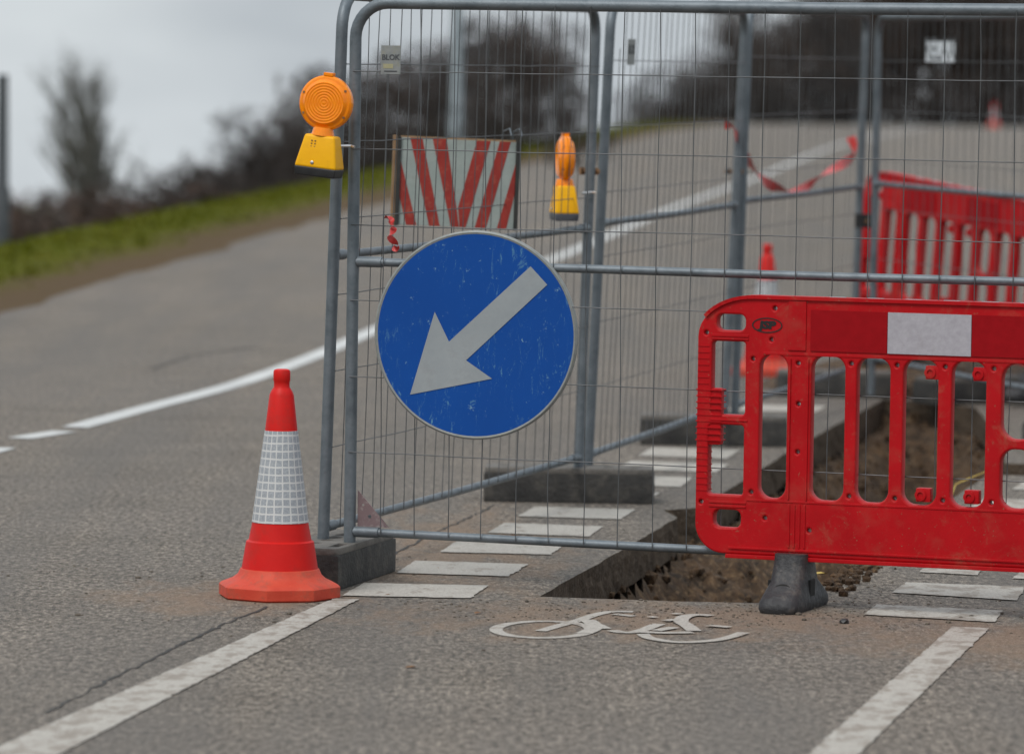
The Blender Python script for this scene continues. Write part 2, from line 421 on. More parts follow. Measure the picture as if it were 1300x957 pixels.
# the soil at the bottom
bm = bmesh.new(); x0, x1, y0, y1, st = -.1, 3.0, 16.7, 28.2, .032
nx = int((x1 - x0) / st); ny = int((y1 - y0) / st); grid = []
def soilz(x, y):
    ins = inside(x, y, hole); d = edge_d(x, y, hole) if ins else 0
    v = y - (x - .4) * .05
    if v < 19.3: base = -.78
    elif v < 20.1: base = -.78 + .56 * (v - 19.3) / .8
    elif v < 22.4: base = -.24
    elif v < 23.2: base = -.24 - .28 * (v - 22.4) / .8
    elif v < 25.6: base = -.52
    else: base = -.52 + .44 * min(1, (v - 25.6) / 1.5)
    xm = .52 + (y - 17) * .215 + .25
    rim = -.145 if x < xm and y < 27.2 else -.07
    z = rim + (base - rim) * min(1, d / (.45 if x < xm else .2))
    z += (.055 * fb(x, y, 0, 3.1) + .045 * fb(x, y, 3, 9) + .035 * fb(x, y, 5, 22)) * min(1, .25 + d / .1)
    z += .05 * max(0, fb(x, y, 9, 6.5)) * min(1, d / .15)
    return min(z, -.03) if ins else -.27
for j in range(ny + 1):
    grid.append([bm.verts.new((x0 + i * st, y0 + j * st, soilz(x0 + i * st, y0 + j * st))) for i in range(nx + 1)])
for j in range(ny):
    for i in range(nx): bm.faces.new((grid[j][i], grid[j][i + 1], grid[j + 1][i + 1], grid[j + 1][i]))
tag(obj('soil', bm, M['soil'], smooth=75), kind='structure')

# road markings as thin sheets
mark_z = .004
def quad_mark(bm, pts, z=.004):
    Q = []
    for a, b in zip(pts, pts[1:] + pts[:1]):
        n = max(2, int((b - a).length / .03))
        for k in range(n):
            q = a.lerp(b, k / n); j = .0025 if rnd.random() < .9 else .008
            Q.append(q + (Vector((rnd.uniform(-j, j), rnd.uniform(-j, j) * 2, 0)) if 0 < k else Vector()))
    vs = [bm.verts.new((p.x, p.y, z)) for p in Q]; f = bm.faces.new(vs); f.normal_update()
    if f.normal.z < 0: f.normal_flip()
bars_px = [[(462, 741), (621, 744), (597, 760), (434, 757)], [(527, 712.5), (671, 717), (646, 732.5), (503, 728)],
           [(579, 688), (716, 692), (700, 705), (559, 701.5)], [(641, 664.5), (766, 669), (748, 682), (618, 677)],
           [(679, 644), (807, 647.5), (788, 660), (657, 656)], [(716, 622), (838, 626), (822, 637), (696, 634)],
           [(760, 603), (880, 607), (864, 619), (742, 615)], [(800, 586), (926, 590), (909, 600.5), (783, 596)], [(828, 568.5), (940, 572), (922, 583), (811, 579)],
           [(880, 541), (975, 544), (960, 552), (866, 549)], [(905, 527), (990, 530), (975, 537), (892, 534)], [(935, 514), (1050, 516), (1036, 524), (920, 522)]]
def marks(name, quads, mat, z=.004, sub=True):
    bm = bmesh.new()
    for q in quads: quad_mark(bm, [ground(*p) for p in q], z)
    tag(obj(name, bm, mat), kind='structure')
marks('crossing_marking', bars_px, M['paint'])
marks('crossing_marking', [[(1180, 715), (1250, 719), (1241, 731), (1167, 727)], [(1150, 740), (1302, 746), (1291, 763), (1132, 753)],
      [(1113, 768), (1273, 776), (1263, 790.5), (1096, 781)], [(1302, 722), (1420, 726), (1405, 740), (1285, 735)], [(1250, 633), (1330, 636), (1310, 650), (1228, 646)],
      [(1300, 612), (1390, 614), (1376, 624), (1284, 622)]], M['paint_worn'])
def ext(a, b, y):                               # extend an edge b->a down the picture to row y
    t = (y - b[1]) / (a[1] - b[1]); return (b[0] + (a[0] - b[0]) * t, y)
marks('edge_line', [[(456, 761.5), (424, 760), ext((180, 868), (424, 760), 1010), ext((250, 868), (456, 761.5), 1010)],
      [(1256, 798.5), (1209, 796), ext((1128, 868), (1209, 796), 1010), ext((1184, 868), (1256, 798.5), 1010)]], M['paint_worn'])
def ribbon(bm, pts, w, z):
    P = [Vector((p.x, p.y, 0)) for p in pts]; L = []; n = len(P)
    for i, p in enumerate(P):
        t = (P[min(i + 1, n - 1)] - P[max(i - 1, 0)]).normalized(); s = Vector((-t.y, t.x, 0))
        ww = w[i] if isinstance(w, (list, tuple)) else w
        L.append((bm.verts.new((p + s * ww / 2).to_tuple()[:2] + (z if not callable(z) else z(p.y),)), bm.verts.new((p - s * ww / 2).to_tuple()[:2] + (z if not callable(z) else z(p.y),))))
    for a, b in zip(L, L[1:]): bm.faces.new((a[0], a[1], b[1], b[0]))
    for f in bm.faces:
        f.normal_update()
        if f.normal.z < 0: f.normal_flip()
def smooth_px(P, n=6):
    out = []
    for i in range(len(P) - 1):
        p0, p1, p2, p3 = P[max(0, i - 1)], P[i], P[i + 1], P[min(len(P) - 1, i + 2)]
        for k in range(n):
            t = k / n
            out.append(tuple(.5 * (2 * p1[j] + (p2[j] - p0[j]) * t + (2 * p0[j] - 5 * p1[j] + 4 * p2[j] - p3[j]) * t * t + (3 * p1[j] - p0[j] - 3 * p2[j] + p3[j]) * t ** 3) for j in (0, 1)))
    out.append(P[-1]); return out
bm = bmesh.new()
line_px = [(95, 543), (180, 520), (300, 488), (400, 452), (470, 422), (580, 376), (700, 330), (780, 296), (850, 266), (960, 226), (1060, 186), (1150, 166), (1215, 158)]
ribbon(bm, [ground(*p) for p in smooth_px(line_px)], .135, lambda y: .004 + road_z(y))
tag(obj('lane_line', bm, M['far_paint']), kind='structure')
bm = bmesh.new()
for a, b in (((25, 557), (82, 548)), ((-40, 581), (3, 569)), ((-120, 603), (-60, 586))):
    ribbon(bm, [ground(*a), ground(*b)], .13, .004)
tag(obj('lane_dashes', bm, M['far_paint']), kind='structure')
# joint in the tarmac
bm = bmesh.new()
def crack(P, w):
    pts = []
    for a, b in zip(P, P[1:]):
        a, b = ground(*a), ground(*b); n = max(2, int((b - a).length / .05))
        for k in range(n): pts.append(a.lerp(b, k / n) + Vector((rnd.uniform(-.008, .008), rnd.uniform(-.02, .02), 0)))
    ribbon(bm, pts, [w * rnd.uniform(.4, 1.5) for _ in pts], .0025)
crack([(60, 905), (130, 868), (215, 825), (290, 790), (345, 768)], .010)
crack([(500, 703), (540, 683), (600, 655), (630, 640)], .010)
crack([(190, 470), (240, 452), (330, 440)], .02)
tag(obj('tarmac_joint', bm, M['tar']), kind='structure')
# cycle symbol
bm = bmesh.new()
K = 3.611
def st_(pts, w, z, cl=False):
    P = [(600 + x / K, 760 + y / K) for x, y in pts]
    ribbon(bm, [ground(*p) for p in (smooth_px(P) if len(P) > 2 else P)], w, z)
zz = .0025
strokes = [([(325 + 218 * math.cos(a), 143 + 38 * math.sin(a)) for a in [R(20 + 17 * k) for k in range(0, 21)]], .035),
    ([(310, 150), (400, 124), (480, 103), (560, 76), (640, 61), (735, 62)], .034), ([(650, 72), (700, 78), (745, 82)], .03),
    ([(500, 96), (560, 118), (610, 140)], .034), ([(640, 148), (690, 157), (760, 152), (855, 118)], .036), ([(525, 100), (555, 122), (552, 142), (510, 162)], .044),
    ([(780, 165), (820, 186), (950, 203), (1100, 195), (1190, 176), (1243, 158)], .034), ([(770, 155), (880, 160), (1010, 158)], .04), ([(840, 150), (925, 135)], .034),
    ([(1015, 152), (985, 128), (955, 108), (975, 86), (1030, 78), (1095, 82)], .04), ([(1078, 127), (1180, 135)], .034), ([(880, 106), (930, 100)], .03),
    ([(810, 90), (842, 88)], .03), ([(920, 72), (952, 76)], .028)]
for i, (s, w) in enumerate(strokes): st_(s, w * 1.22, zz + i * .00025)
tag(obj('cycle_symbol', bm, M['paint_fresh']), kind='structure')

# verge, banks and the land beyond
def verge_z(lat, y):
    e = road_z(y)
    if lat < 2.0: return e + .01
    d = lat - 2.0
    return e + .01 - min(7.5, .55 * d)
bm = bmesh.new(); lay = bm.verts.layers.float.new('lat')
lats = [0, .2, .4, .6, .8, 1.0, 1.3, 1.6, 1.8, 2.0, 2.6, 3.2, 4, 5, 6.5, 8, 11, 15, 20, 28, 40, 70]
prev = None; y = -8
while y <= 262:
    row = []
    for l in lats:
        jit = .03 * fb(l, y, 1, .8) if l > .1 else .0
        v = bm.verts.new((road_left(y) - l + (.12 * fb(0, y, 4, .7) if l < .01 else 0) + (.10 if l < .01 else 0), y, verge_z(l, y) + jit + (.0 if l > .01 else -.012)))
        v[lay] = l; row.append(v)
    if prev:
        for k in range(len(lats) - 1): bm.faces.new((prev[k + 1], prev[k], row[k], row[k + 1]))
    prev = row; y += 1.2 if y < 70 else 4
tag(obj('verge', bm, M['verge'], smooth=80), kind='structure')
# ground to the right of the road and beyond the brow
bm = bmesh.new(); lay = bm.verts.layers.float.new('lat'); prev = None
for y in [-8, 20, 60, 90, 120, 150, 170, 190, 220, 260]:
    xr = 22 + max(0, y - 60) * .12
    row = []
    for k, d in enumerate((0, 1.5, 5, 15, 40, 90)):
        v = bm.verts.new((xr + d, y, road_z(y) + (-.01 if k == 0 else .05) - .02 * d)); v[lay] = d; row.append(v)
    if prev:
        for k in range(5): bm.faces.new((prev[k], prev[k + 1], row[k + 1], row[k]))
    prev = row
tag(obj('roadside_ground', bm, M['verge'], smooth=80), kind='structure')
# grass tufts on the verge crest
bm = bmesh.new()
for i in range(15000):
    y = 30 + 125 * rnd.random() ** 1.5; l = rnd.uniform(.6, 2.9) if rnd.random() < .85 else rnd.uniform(.3, 5)
    if l < 1.1 and rnd.random() < .6: continue
    x = road_left(y) - l; z = verge_z(l, y); h = rnd.uniform(.02, .07); a = rnd.uniform(0, math.pi); w = rnd.uniform(.01, .03)
    dx, dy = math.cos(a) * w, math.sin(a) * w; lx, ly = rnd.uniform(-.05, .05), rnd.uniform(-.05, .05)
    bm.faces.new([bm.verts.new(p) for p in ((x - dx, y - dy, z - .02), (x + dx, y + dy, z - .02), (x + lx, y + ly, z + h))])
tag(obj('grass', bm, M['grass_blade']), 'short green grass tufts growing along the verge', 'grass', kind='stuff')

# ---------------------------------------------------------------- fence panels
FEET = 'rubber blocks holding the temporary fence'
def block(px, py, Y, rot, label, at_xy=None):
    L, W, H = .70, .225, .14
    r = empty('rubber_block', at_xy if at_xy else (0, 0, 0), (0, 0, rot)); tag(r, label, 'fence block', FEET)
    bm = bmesh.new()
    vs = box(bm, (0, 0, .06), (L, W, .12), bev=.010)
    # hand slots in the two ends, their inner shade painted as dark plates
    for s in (-1, 1): box(bm, (s * (L / 2 - .001), 0, .055), (.006, .11, .04), mi=1)
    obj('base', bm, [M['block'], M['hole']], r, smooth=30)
    loops = [rrect(-L / 2 + .004, -W / 2 + .004, L / 2 - .004, W / 2 - .004, .03)]
    for x in (-.27, -.16, -.05, .05, .16, .27): loops.append(circ(x, 0.03 if abs(x) > .1 else .02, .024, 14))
    for x in (-.21, .21): loops.append(rrect(x - .07, -.085, x + .07, -.05, .017, 4))
    me = fill(loops, ext=.009, bev=.003, stand=False, M_=Matrix.Translation((0, 0, .1305)))
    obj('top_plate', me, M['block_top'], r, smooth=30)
    return r
def panel(Lp, p0, ang, lean, label, zoff=0, seed=1, twist=.0, n_plate=None, dark=False, leg=.06, extras=None):
    rd = random.Random(seed)
    r = empty('mesh_fence', (p0[0], p0[1], zoff)); tag(r, label, 'fence panel', 'steel mesh fence panels')
    r.rotation_euler = (Matrix.Rotation(ang, 3, 'Z') @ Matrix.Rotation(lean, 3, 'X')).to_euler()
    gm = M['galv']; H = 2.0; rc = .12; rt = .0205
    bm = bmesh.new()
    path = [(0, 0, leg), (0, 0, .6), (0, 0, 1.2), (0, 0, H - rc)]
    for k in range(1, 8): a = R(180 - 90 * k / 8); path.append((rc + rc * math.cos(a), 0, H - rc + rc * math.sin(a)))
    path += [(rc, 0, H), (Lp / 2, 0, H - .004), (Lp - rc, 0, H)]
    for k in range(1, 8): a = R(90 - 90 * k / 8); path.append((Lp - rc + rc * math.cos(a), 0, H - rc + rc * math.sin(a)))
    path += [(Lp, 0, H - rc), (Lp, 0, 1.2), (Lp, 0, .6), (Lp, 0, leg)]
    tube(bm, path, rt, 14); obj('frame', bm, gm, r, smooth=60)
    for z, nm in ((1.112, 'rail'), (.18, 'rail')):
        bm = bmesh.new(); tube(bm, [(.015, 0, z), (Lp * .5, 0, z - .004), (Lp - .015, 0, z)], .0145, 12)
        for e in (0, 1):
            xa = .019 if e == 0 else Lp - .019; d = 1 if e == 0 else -1
            tube(bm, [(xa, 0, z), (xa + d * .09, 0, z)], .0185, 12)
        obj(nm, bm, gm, r, smooth=60)
    bm = bmesh.new()
    nw = int(round(Lp / .125)); wr = .00175
    for i in range(1, nw):
        x = Lp * i / nw + rd.uniform(-.003, .003)
        ph = rd.uniform(0, 6)
        pts = [(x + .004 * math.sin(ph + t * 5) * (1 if 0 < t < 1 else 0) + rd.uniform(-.0015, .0015), -.018 + .003 * math.sin(ph * 2 + t * 7), .175 + (1.995 - .175) * t) for t in [j / 10 for j in range(11)]]
        if i in (1, nw - 1): pts = [p for p in pts if p[2] < 1.97]
        tube(bm, pts, wr, 5, caps=False)
    for z in (.456, .717, .98, 1.238, 1.50, 1.765):
        for dz in ((0, .012) if z > 1.7 and seed != 5 else (0,)):
            sag = rd.uniform(-.012, .004) if dz else 0
            pts = [(Lp * t, -.0215, z + dz + sag * math.sin(math.pi * t) + rd.uniform(-.0018, .0018)) for t in [j / 16 for j in range(17)]]
            if dz: continue
            tube(bm, pts, wr * 1.05, 5, caps=False)
    obj('wire_mesh', bm, M['wire'], r, smooth=60)
    if n_plate:
        x, z, w, h, word, mt, stripe = n_plate
        bm = bmesh.new(); box(bm, (x, -.0245, z), (w, .002, h), bev=.0006); pl = obj('name_plate', bm, mt, r)
        me = text(word, w * .36, .0004, off=.0008); me.transform(Matrix.Translation((x, -.0262, z + h * .08))); obj('lettering', me, M['ink'], pl)
        if stripe:
            bm = bmesh.new(); box(bm, (x - w * .12, -.0260, z - h * .22), (w * .5, .0008, h * .16)); obj('lettering', bm, M['olive'], pl)
            bm = bmesh.new(); box(bm, (x, -.0260, z - h * .40), (w * .66, .0008, h * .045)); obj('lettering', bm, M['ink'], pl)
    return r

ga = -R(20.6)
front = panel(3.45, (-.553, 17.35), ga, 0, 'front mesh fence panel facing the camera, carrying the blue arrow sign', seed=3, n_plate=(.141, 1.806, .072, .098, 'BLOK', M['plate_grey'], True))
# triangular gusset between leg and lower rail
me = fill([[(0, 0), (.118, 0), (0, .125)], circ(.045, .035, .007, 8), circ(.02, .075, .005, 8)], .0015); me.transform(Matrix.Translation((.024, .012, .198)))
obj('gusset_plate', me, M['gusset'], front)
def side(a, b, lean, label, seed, **kw):
    d = Vector((b[0] - a[0], b[1] - a[1], 0)); return panel(d.length, a, math.atan2(d.y, d.x), lean, label, seed=seed, **kw)
# lean: panel tops tip towards +x
s1 = side((-.652, 17.46), (.275, 20.72), R(1.5), 'mesh fence panel running back from the cone to the side view amber lamp', 1)
s2 = side((.315, 20.84), (1.005, 23.88), R(2.1), 'mesh fence panel behind the side view lamp, middle of the roadside row', 2,
          n_plate=(.34, 1.80, .155, .105, 'BLOK', M['plate_grey'], False))
s3 = side((1.06, 23.95), (1.835, 27.1), R(1.1), 'farthest mesh fence panel of the roadside row, with red and white tape', 4)
rear = side((1.925, 26.95), (2.74, 23.70), 0, 'mesh fence panel closing the far right side before the red barrier', 5, zoff=.07, leg=-.02,
            n_plate=(1.10, 1.815, .46, .105, 'RELAX', M['plate_white'], False))
s1.scale.z = 1.015; s2.scale.z = 1.03; s3.scale.z = 1.045
# couplers
def clamp(loc, rot, label, mat, w=.085, h=.06):
    r = empty('pipe_clamp', loc, (0, 0, rot)); tag(r, label, 'fence clamp', 'clamps joining fence panels')
    bm = bmesh.new(); box(bm, (0, -.026, 0), (w, .008, h), bev=.003); box(bm, (0, .026, 0), (w, .008, h), bev=.003)
    obj('jaw', bm, mat, r)
    bm = bmesh.new(); tube(bm, [(0, -.045, 0), (0, .045, 0)], .006, 8); tube(bm, [(0, -.047, 0), (0, -.036, 0)], .011, 6); obj('bolt', bm, M['rust'], r)
clamp((.305, 20.74, 1.36), R(60), 'small rusty clamp joining two fence posts beside the side view amber lamp', M['rust'], .06, .03)
clamp((1.88, 26.98, .98), R(5), 'wide black clamp joining two fence posts beside the far red barrier', M['black'], .11, .075)
clamp((1.035, 23.90, 1.30), R(70), 'steel clamp on the middle fence posts left of the tape', M['galv_dark'], .06, .03)

d15 = R(75)
block(0, 0, 0, d15, 'dusty black fence block under the corner posts beside the orange cone', at_xy=(-.600, 17.46, 0))
block(0, 0, 0, R(-2), 'long black fence block lying across the zebra bars beside the trench', at_xy=(.243, 20.75, 0))
block(0, 0, 0, R(-2), 'black fence block half behind the left end of the near red barrier', at_xy=(.965, 23.95, 0))
block(0, 0, 0, R(-4), 'grey fence block at the far end of the trench seen through the barrier slots', at_xy=(1.80, 27.55, 0))
block(0, 0, 0, R(28), 'pale dusty fence block at the far right of the trench', at_xy=(2.52, 27.2, 0))
block(0, 0, 0, R(8), 'fence block at the right edge of the picture behind the red barrier', at_xy=(2.80, 23.95, 0))

# ---------------------------------------------------------------- blue arrow sign
sc_ = at(604, 425.5, 17.13)
sg = empty('road_sign', sc_, (0, 0, -R(14))); tag(sg, 'round blue sign with a pale arrow pointing down left, hung on the front fence', 'road sign')
RS = .356
bm = bmesh.new(); Mx = Matrix.Rotation(R(90), 4, 'X')
lathe(bm, [(RS - .016, .006), (RS - .006, .009), (RS, .004), (RS, -.010), (RS - .008, -.012), (.01, -.012)], 96, Mx); obj('sign_rim', bm, M['plate_grey'], sg, smooth=50)
bm = bmesh.new(); lathe(bm, [(.002, .0072), (RS - .009, .0072), (RS - .009, .003)], 96, Mx); obj('sign_face', bm, M['blue'], sg)
# arrow traced on the face: photo crop units -> metres on the disc
def sgn(cx, cy):
    px, py = 440 + cx * .3344, 270 + cy * .3344
    return ((px - 604) / 129.0 * RS, -(py - 425.5) / 133.0 * RS)
arr = [sgn(*p) for p in ((245, 698), (335, 380), (391, 492), (697, 198), (761, 266), (457, 561), (557, 628))]
me = fill([arr], .0006); me.transform(Matrix.Translation((0, -.0085, 0))); obj('arrow', me, M['arrow'], sg)
for x in (-.12, .12):
    bm = bmesh.new(); tube(bm, [(x, .012, .2), (x, .05, .21), (x, .075, .235), (x, .06, .215)], .003, 6); obj('hook', bm, M['galv_dark'], sg)

# ---------------------------------------------------------------- cones
def make_cone():
    r = empty('traffic_cone', (0, 0, 0))
    prof = [(.103, .252), (.107, .19), (.115, .187), (.120, .15), (.129, .096)]
    def oct_(a, j):
        return 1.0
    bm = bmesh.new()
    lathe(bm, [(.1285, .097), (.114, .188), (.1055, .193), (.094, .2535), (.0545, .562), (.041, .68), (.036, .692), (.031, .700), (.0265, .707), (.0265, .725), (.0285, .729), (.0285, .758), (.026, .764), (.018, .767)], 56)
    obj('cone_body', bm, M['cone_red'], r, smooth=35)
    bm = bmesh.new()
    def octs(k):
        def f(a, j):
            a8 = (a - R(10)) % R(45) - R(22.5)
            o = math.cos(R(22.5)) / math.cos(a8)
            return 1 + (o / .97 - 1) * k[j]
        return f
    ks = [1, 1, 1, 1, .8, .5, .25, 0, 0]
    lathe(bm, [(.196, 0), (.2035, .006), (.2035, .040), (.196, .0475), (.178, .055), (.158, .064), (.142, .077), (.1325, .096), (.126, .099)], 96, shape=octs(ks))
    obj('base', bm, M['cone_base'], r, smooth=28)
    bm = bmesh.new(); lathe(bm, [(.0950, .2535), (.0958, .2535), (.0562, .5605), (.055, .5610)], 56, cap=False); obj('reflective_sleeve', bm, M['sleeve'], r, smooth=60)
    return r
cone = make_cone(); tag(cone, 'red and white traffic cone standing on the road beside the fence block', 'traffic cone', 'traffic cones')
cone.location = (-.772, 16.88, 0); cone.rotation_euler = (0, 0, R(25))
c2 = copy_tree(cone); tag(c2, 'blurred traffic cone behind the left end of the near red barrier', 'traffic cone', 'traffic cones')
c2.location = (1.475, 29.3, 0)
c3 = copy_tree(cone); tag(c3, 'tiny far traffic cone on the brow of the road at the right', 'traffic cone', 'traffic cones')
g = ground(1262, 158); c3.location = (g.x, g.y, road_z(g.y))

# ---------------------------------------------------------------- warning lamps
def make_lamp(base_mat):
    r = empty('warning_lamp', (0, 0, 0))
    def frus(bm, z0, z1, w0, d0, w1, d1, bev=.006):
        vs = [bm.verts.new((sx * w, sy * d, z)) for z, w, d in ((z0, w0 / 2, d0 / 2), (z1, w1 / 2, d1 / 2)) for sx, sy in ((-1, -1), (1, -1), (1, 1), (-1, 1))]
        for q in ((3, 2, 1, 0), (4, 5, 6, 7), (0, 1, 5, 4), (1, 2, 6, 5), (2, 3, 7, 6), (3, 0, 4, 7)): bm.faces.new([vs[i] for i in q])
        bmesh.ops.bevel(bm, geom=list({e for v in vs for e in v.link_edges}), offset=bev, segments=3, profile=.6, affect='EDGES')
    bm = bmesh.new(); frus(bm, .028, .142, .152, .10, .108, .070, .010); hs = obj('housing', bm, M['yellow'], r, smooth=40)
    bm = bmesh.new(); frus(bm, 0, .031, .142, .092, .150, .098, .005); obj('bottom_cap', bm, base_mat, r, smooth=40)
    bm = bmesh.new(); lathe(bm, [(.006, -.001), (.006, .003), (.003, .005)], 12, Matrix.Translation((-.012, -.0475, .047)) @ Matrix.Rotation(R(90), 4, 'X')); obj('screw', bm, M['steel'], hs)
    for k in range(6):
        bm = bmesh.new(); box(bm, (-.012 + (k % 2) * .012 - .012, -.0395 , .121 - (k // 2) * .010), (.005, .002, .004)); obj('embossed_mark', bm, M['rust'], hs)
    # neck and lens
    bm = bmesh.new(); tube(bm, [(0, 0, .140), (0, 0, .168)], [.040, .033], 20); obj('neck', bm, M['amber'], r, smooth=50)
    zc = .252; Rl = .094
    for s in (1, -1):
        bm = bmesh.new(); prof = [(Rl, .001), (Rl, .010), (Rl - .006, .016), (Rl - .014, .018)]
        rr = Rl - .022
        prof.append((rr, .026))
        while rr > .012: prof += [(rr - .0025, .0286), (rr - .0075, .0273)]; rr -= .0095
        prof.append((.002, .0285))
        Mx2 = Matrix.Translation((0, 0, zc)) @ Matrix.Rotation(R(90) * s, 4, 'X')
        lathe(bm, prof, 56, Mx2); ln = obj('lens', bm, M['amber'], r, smooth=25)
        for a in (35, 160, 210, 330):
            bm = bmesh.new(); x = (Rl - .010) * math.cos(R(a)); z = zc + (Rl - .010) * math.sin(R(a))
            box(bm, (x, -s * .018, z), (.007, .004, .007)); obj('lens_clip', bm, M['rust'], ln)
    bm = bmesh.new(); box(bm, (0, 0, zc + Rl + .004), (.034, .03, .012), bev=.003); obj('photocell_cap', bm, M['amber'], r)
    bm = bmesh.new(); tube(bm, [(.05, .03, .11), (.09, .045, .115), (.105, .04, .113)], .005, 8); obj('mounting_bolt', bm, M['steel'], r)
    return r
lamp = make_lamp(M['black']); tag(lamp, 'round amber warning lamp facing the camera on the corner fence post', 'warning lamp', 'amber warning lamps on the fence')
p = at(404, 224, 17.24); lamp.location = p; lamp.rotation_euler = (Matrix.Rotation(-R(16), 3, 'Z') @ Matrix.Rotation(R(6), 3, 'Y')).to_euler()
l2 = make_lamp(M['grey_plastic']); tag(l2, 'amber warning lamp seen edge on, fixed to the second fence post', 'warning lamp', 'amber warning lamps on the fence')
p = at(716, 280, 20.45); l2.location = p; l2.rotation_euler = (0, R(.5), -R(80))
for ch in l2.children:
    if ch.name.startswith('mounting'): ch.rotation_euler = (0, 0, R(75)); ch.location = (0, .02, 0)

# ---------------------------------------------------------------- striped board
bd = empty('striped_board', at(579, 288, 19.40)); tag(bd, 'small board with red and white slanting stripes hanging behind the fence mesh', 'hazard board')
bd.rotation_euler = (Matrix.Rotation(R(7), 3, 'Z') @ Matrix.Rotation(R(1.8), 3, 'Y') @ Matrix.Rotation(-R(4), 3, 'X')).to_euler()
W_, H_ = .445, .335
bm = bmesh.new(); box(bm, (0, .012, H_ / 2), (W_, .016, H_), bev=.001); obj('panel_board', bm, M['board_white'], bd)
def bpt(a, b): return ((a - .5) * W_, (1 - b) * H_)
stripes = [[(0, .27), (.155, 1), (.065, 1), (0, .68)], [(.075, 0), (.18, 0), (.358, 1), (.265, 1)], [(.27, 0), (.39, 0), (.500, .80), (.524, 1), (.455, 1)],
           [(.655, 0), (.775, 0), (.583, 1), (.530, 1), (.512, .78)], [(.855, 0), (.95, 0), (.76, 1), (.663, 1)], [(1, .25), (1, .60), (.936, 1), (.856, 1)]]
for s in stripes:
    me = fill([[bpt(*q) for q in s]], .0006); me.transform(Matrix.Translation((0, .0028, 0))); obj('stripe', me, M['board_red'], bd)
for s, mt in ((-1, M['board_edge']), (1, M['board_edge'])):
    bm = bmesh.new(); box(bm, (s * (W_ / 2 + .008), .02, H_ / 2), (.014, .05, H_ + .006), bev=.002); obj('edge_strip', bm, mt, bd)
bm = bmesh.new(); box(bm, (-W_ / 2 - .022, .035, H_ / 2), (.014, .03, H_ + .02), bev=.002); box(bm, (0, .035, H_ + .004), (W_, .03, .008), bev=.001); obj('timber_frame', bm, M['wood'], bd)
for x in (.17, .21):
    bm = bmesh.new(); tube(bm, [(x, .03, H_), (x, .01, H_ + .04), (x + .02, -.03, H_ + .05), (x + .025, -.06, H_ + .02)], .003, 6); obj('hook', bm, M['galv_dark'], bd)

# ---------------------------------------------------------------- barrier tape
def tape(name, pts, w, label, seed, twist=2.0, seglen=.055):
    rd = random.Random(seed); bm = bmesh.new(); P = [Vector(p) for p in pts]
    dens = []
    for i in range(len(P) - 1):
        p0, p1, p2, p3 = P[max(0, i - 1)], P[i], P[i + 1], P[min(len(P) - 1, i + 2)]
        for k in range(10):
            t = k / 10; dens.append(.5 * (2 * p1 + (p2 - p0) * t + (2 * p0 - 5 * p1 + 4 * p2 - p3) * t * t + (3 * p1 - p0 - 3 * p2 + p3) * t ** 3))
    dens.append(P[-1]); prev = None; L = 0; ang = rd.uniform(0, 1)
    for i, p in enumerate(dens):
        t = (dens[min(i + 1, len(dens) - 1)] - dens[max(i - 1, 0)]).normalized(); ang += twist * .06 * rd.uniform(.4, 1.6)
        s = t.cross(Vector((0, 1, 0))).normalized(); q = t.cross(s)
        d = (s * math.cos(ang) + q * math.sin(ang)) * w / 2
        cur = (bm.verts.new(p + d), bm.verts.new(p - d))
        if i: L += (p - dens[i - 1]).length
        if prev:
            f = bm.faces.new((prev[0], prev[1], cur[1], cur[0])); f.material_index = int(L / seglen) % 2
        prev = cur
    o = obj(name, bm, [M['tape_red'], M['tape_white']], smooth=True); tag(o, label, 'barrier tape', 'red and white barrier tape'); return o
tape('barrier_tape', [at(921, 158, 23.72), at(930, 163, 23.72), at(941, 188, 24.0), at(951, 209, 24.3), at(968, 228, 24.8), at(988, 240, 25.2), at(1004, 245, 25.5), at(1020, 240, 25.8), at(1038, 228, 26.0), at(1058, 215, 26.4), at(1078, 203, 26.8), at(1086, 194, 26.92), at(1080, 174, 26.95)], .05, 'red and white tape drooping between the two farthest posts of the roadside row', 8, 2.2, .06)
tape('barrier_tape', [at(446, 312, 17.40), at(453, 318, 17.38), at(450, 326, 17.36), at(458, 330, 17.38)], .02, 'small red scrap of tape knotted on the corner post', 6, 4, .05)
tape('barrier_tape', [at(488, 276, 17.85), at(496, 279, 17.86), at(500, 290, 17.84), at(494, 300, 17.85), at(505, 312, 17.86), at(497, 318, 17.86)], .024, 'crumpled tape scrap on the mesh below the striped board', 7, 5, .03)

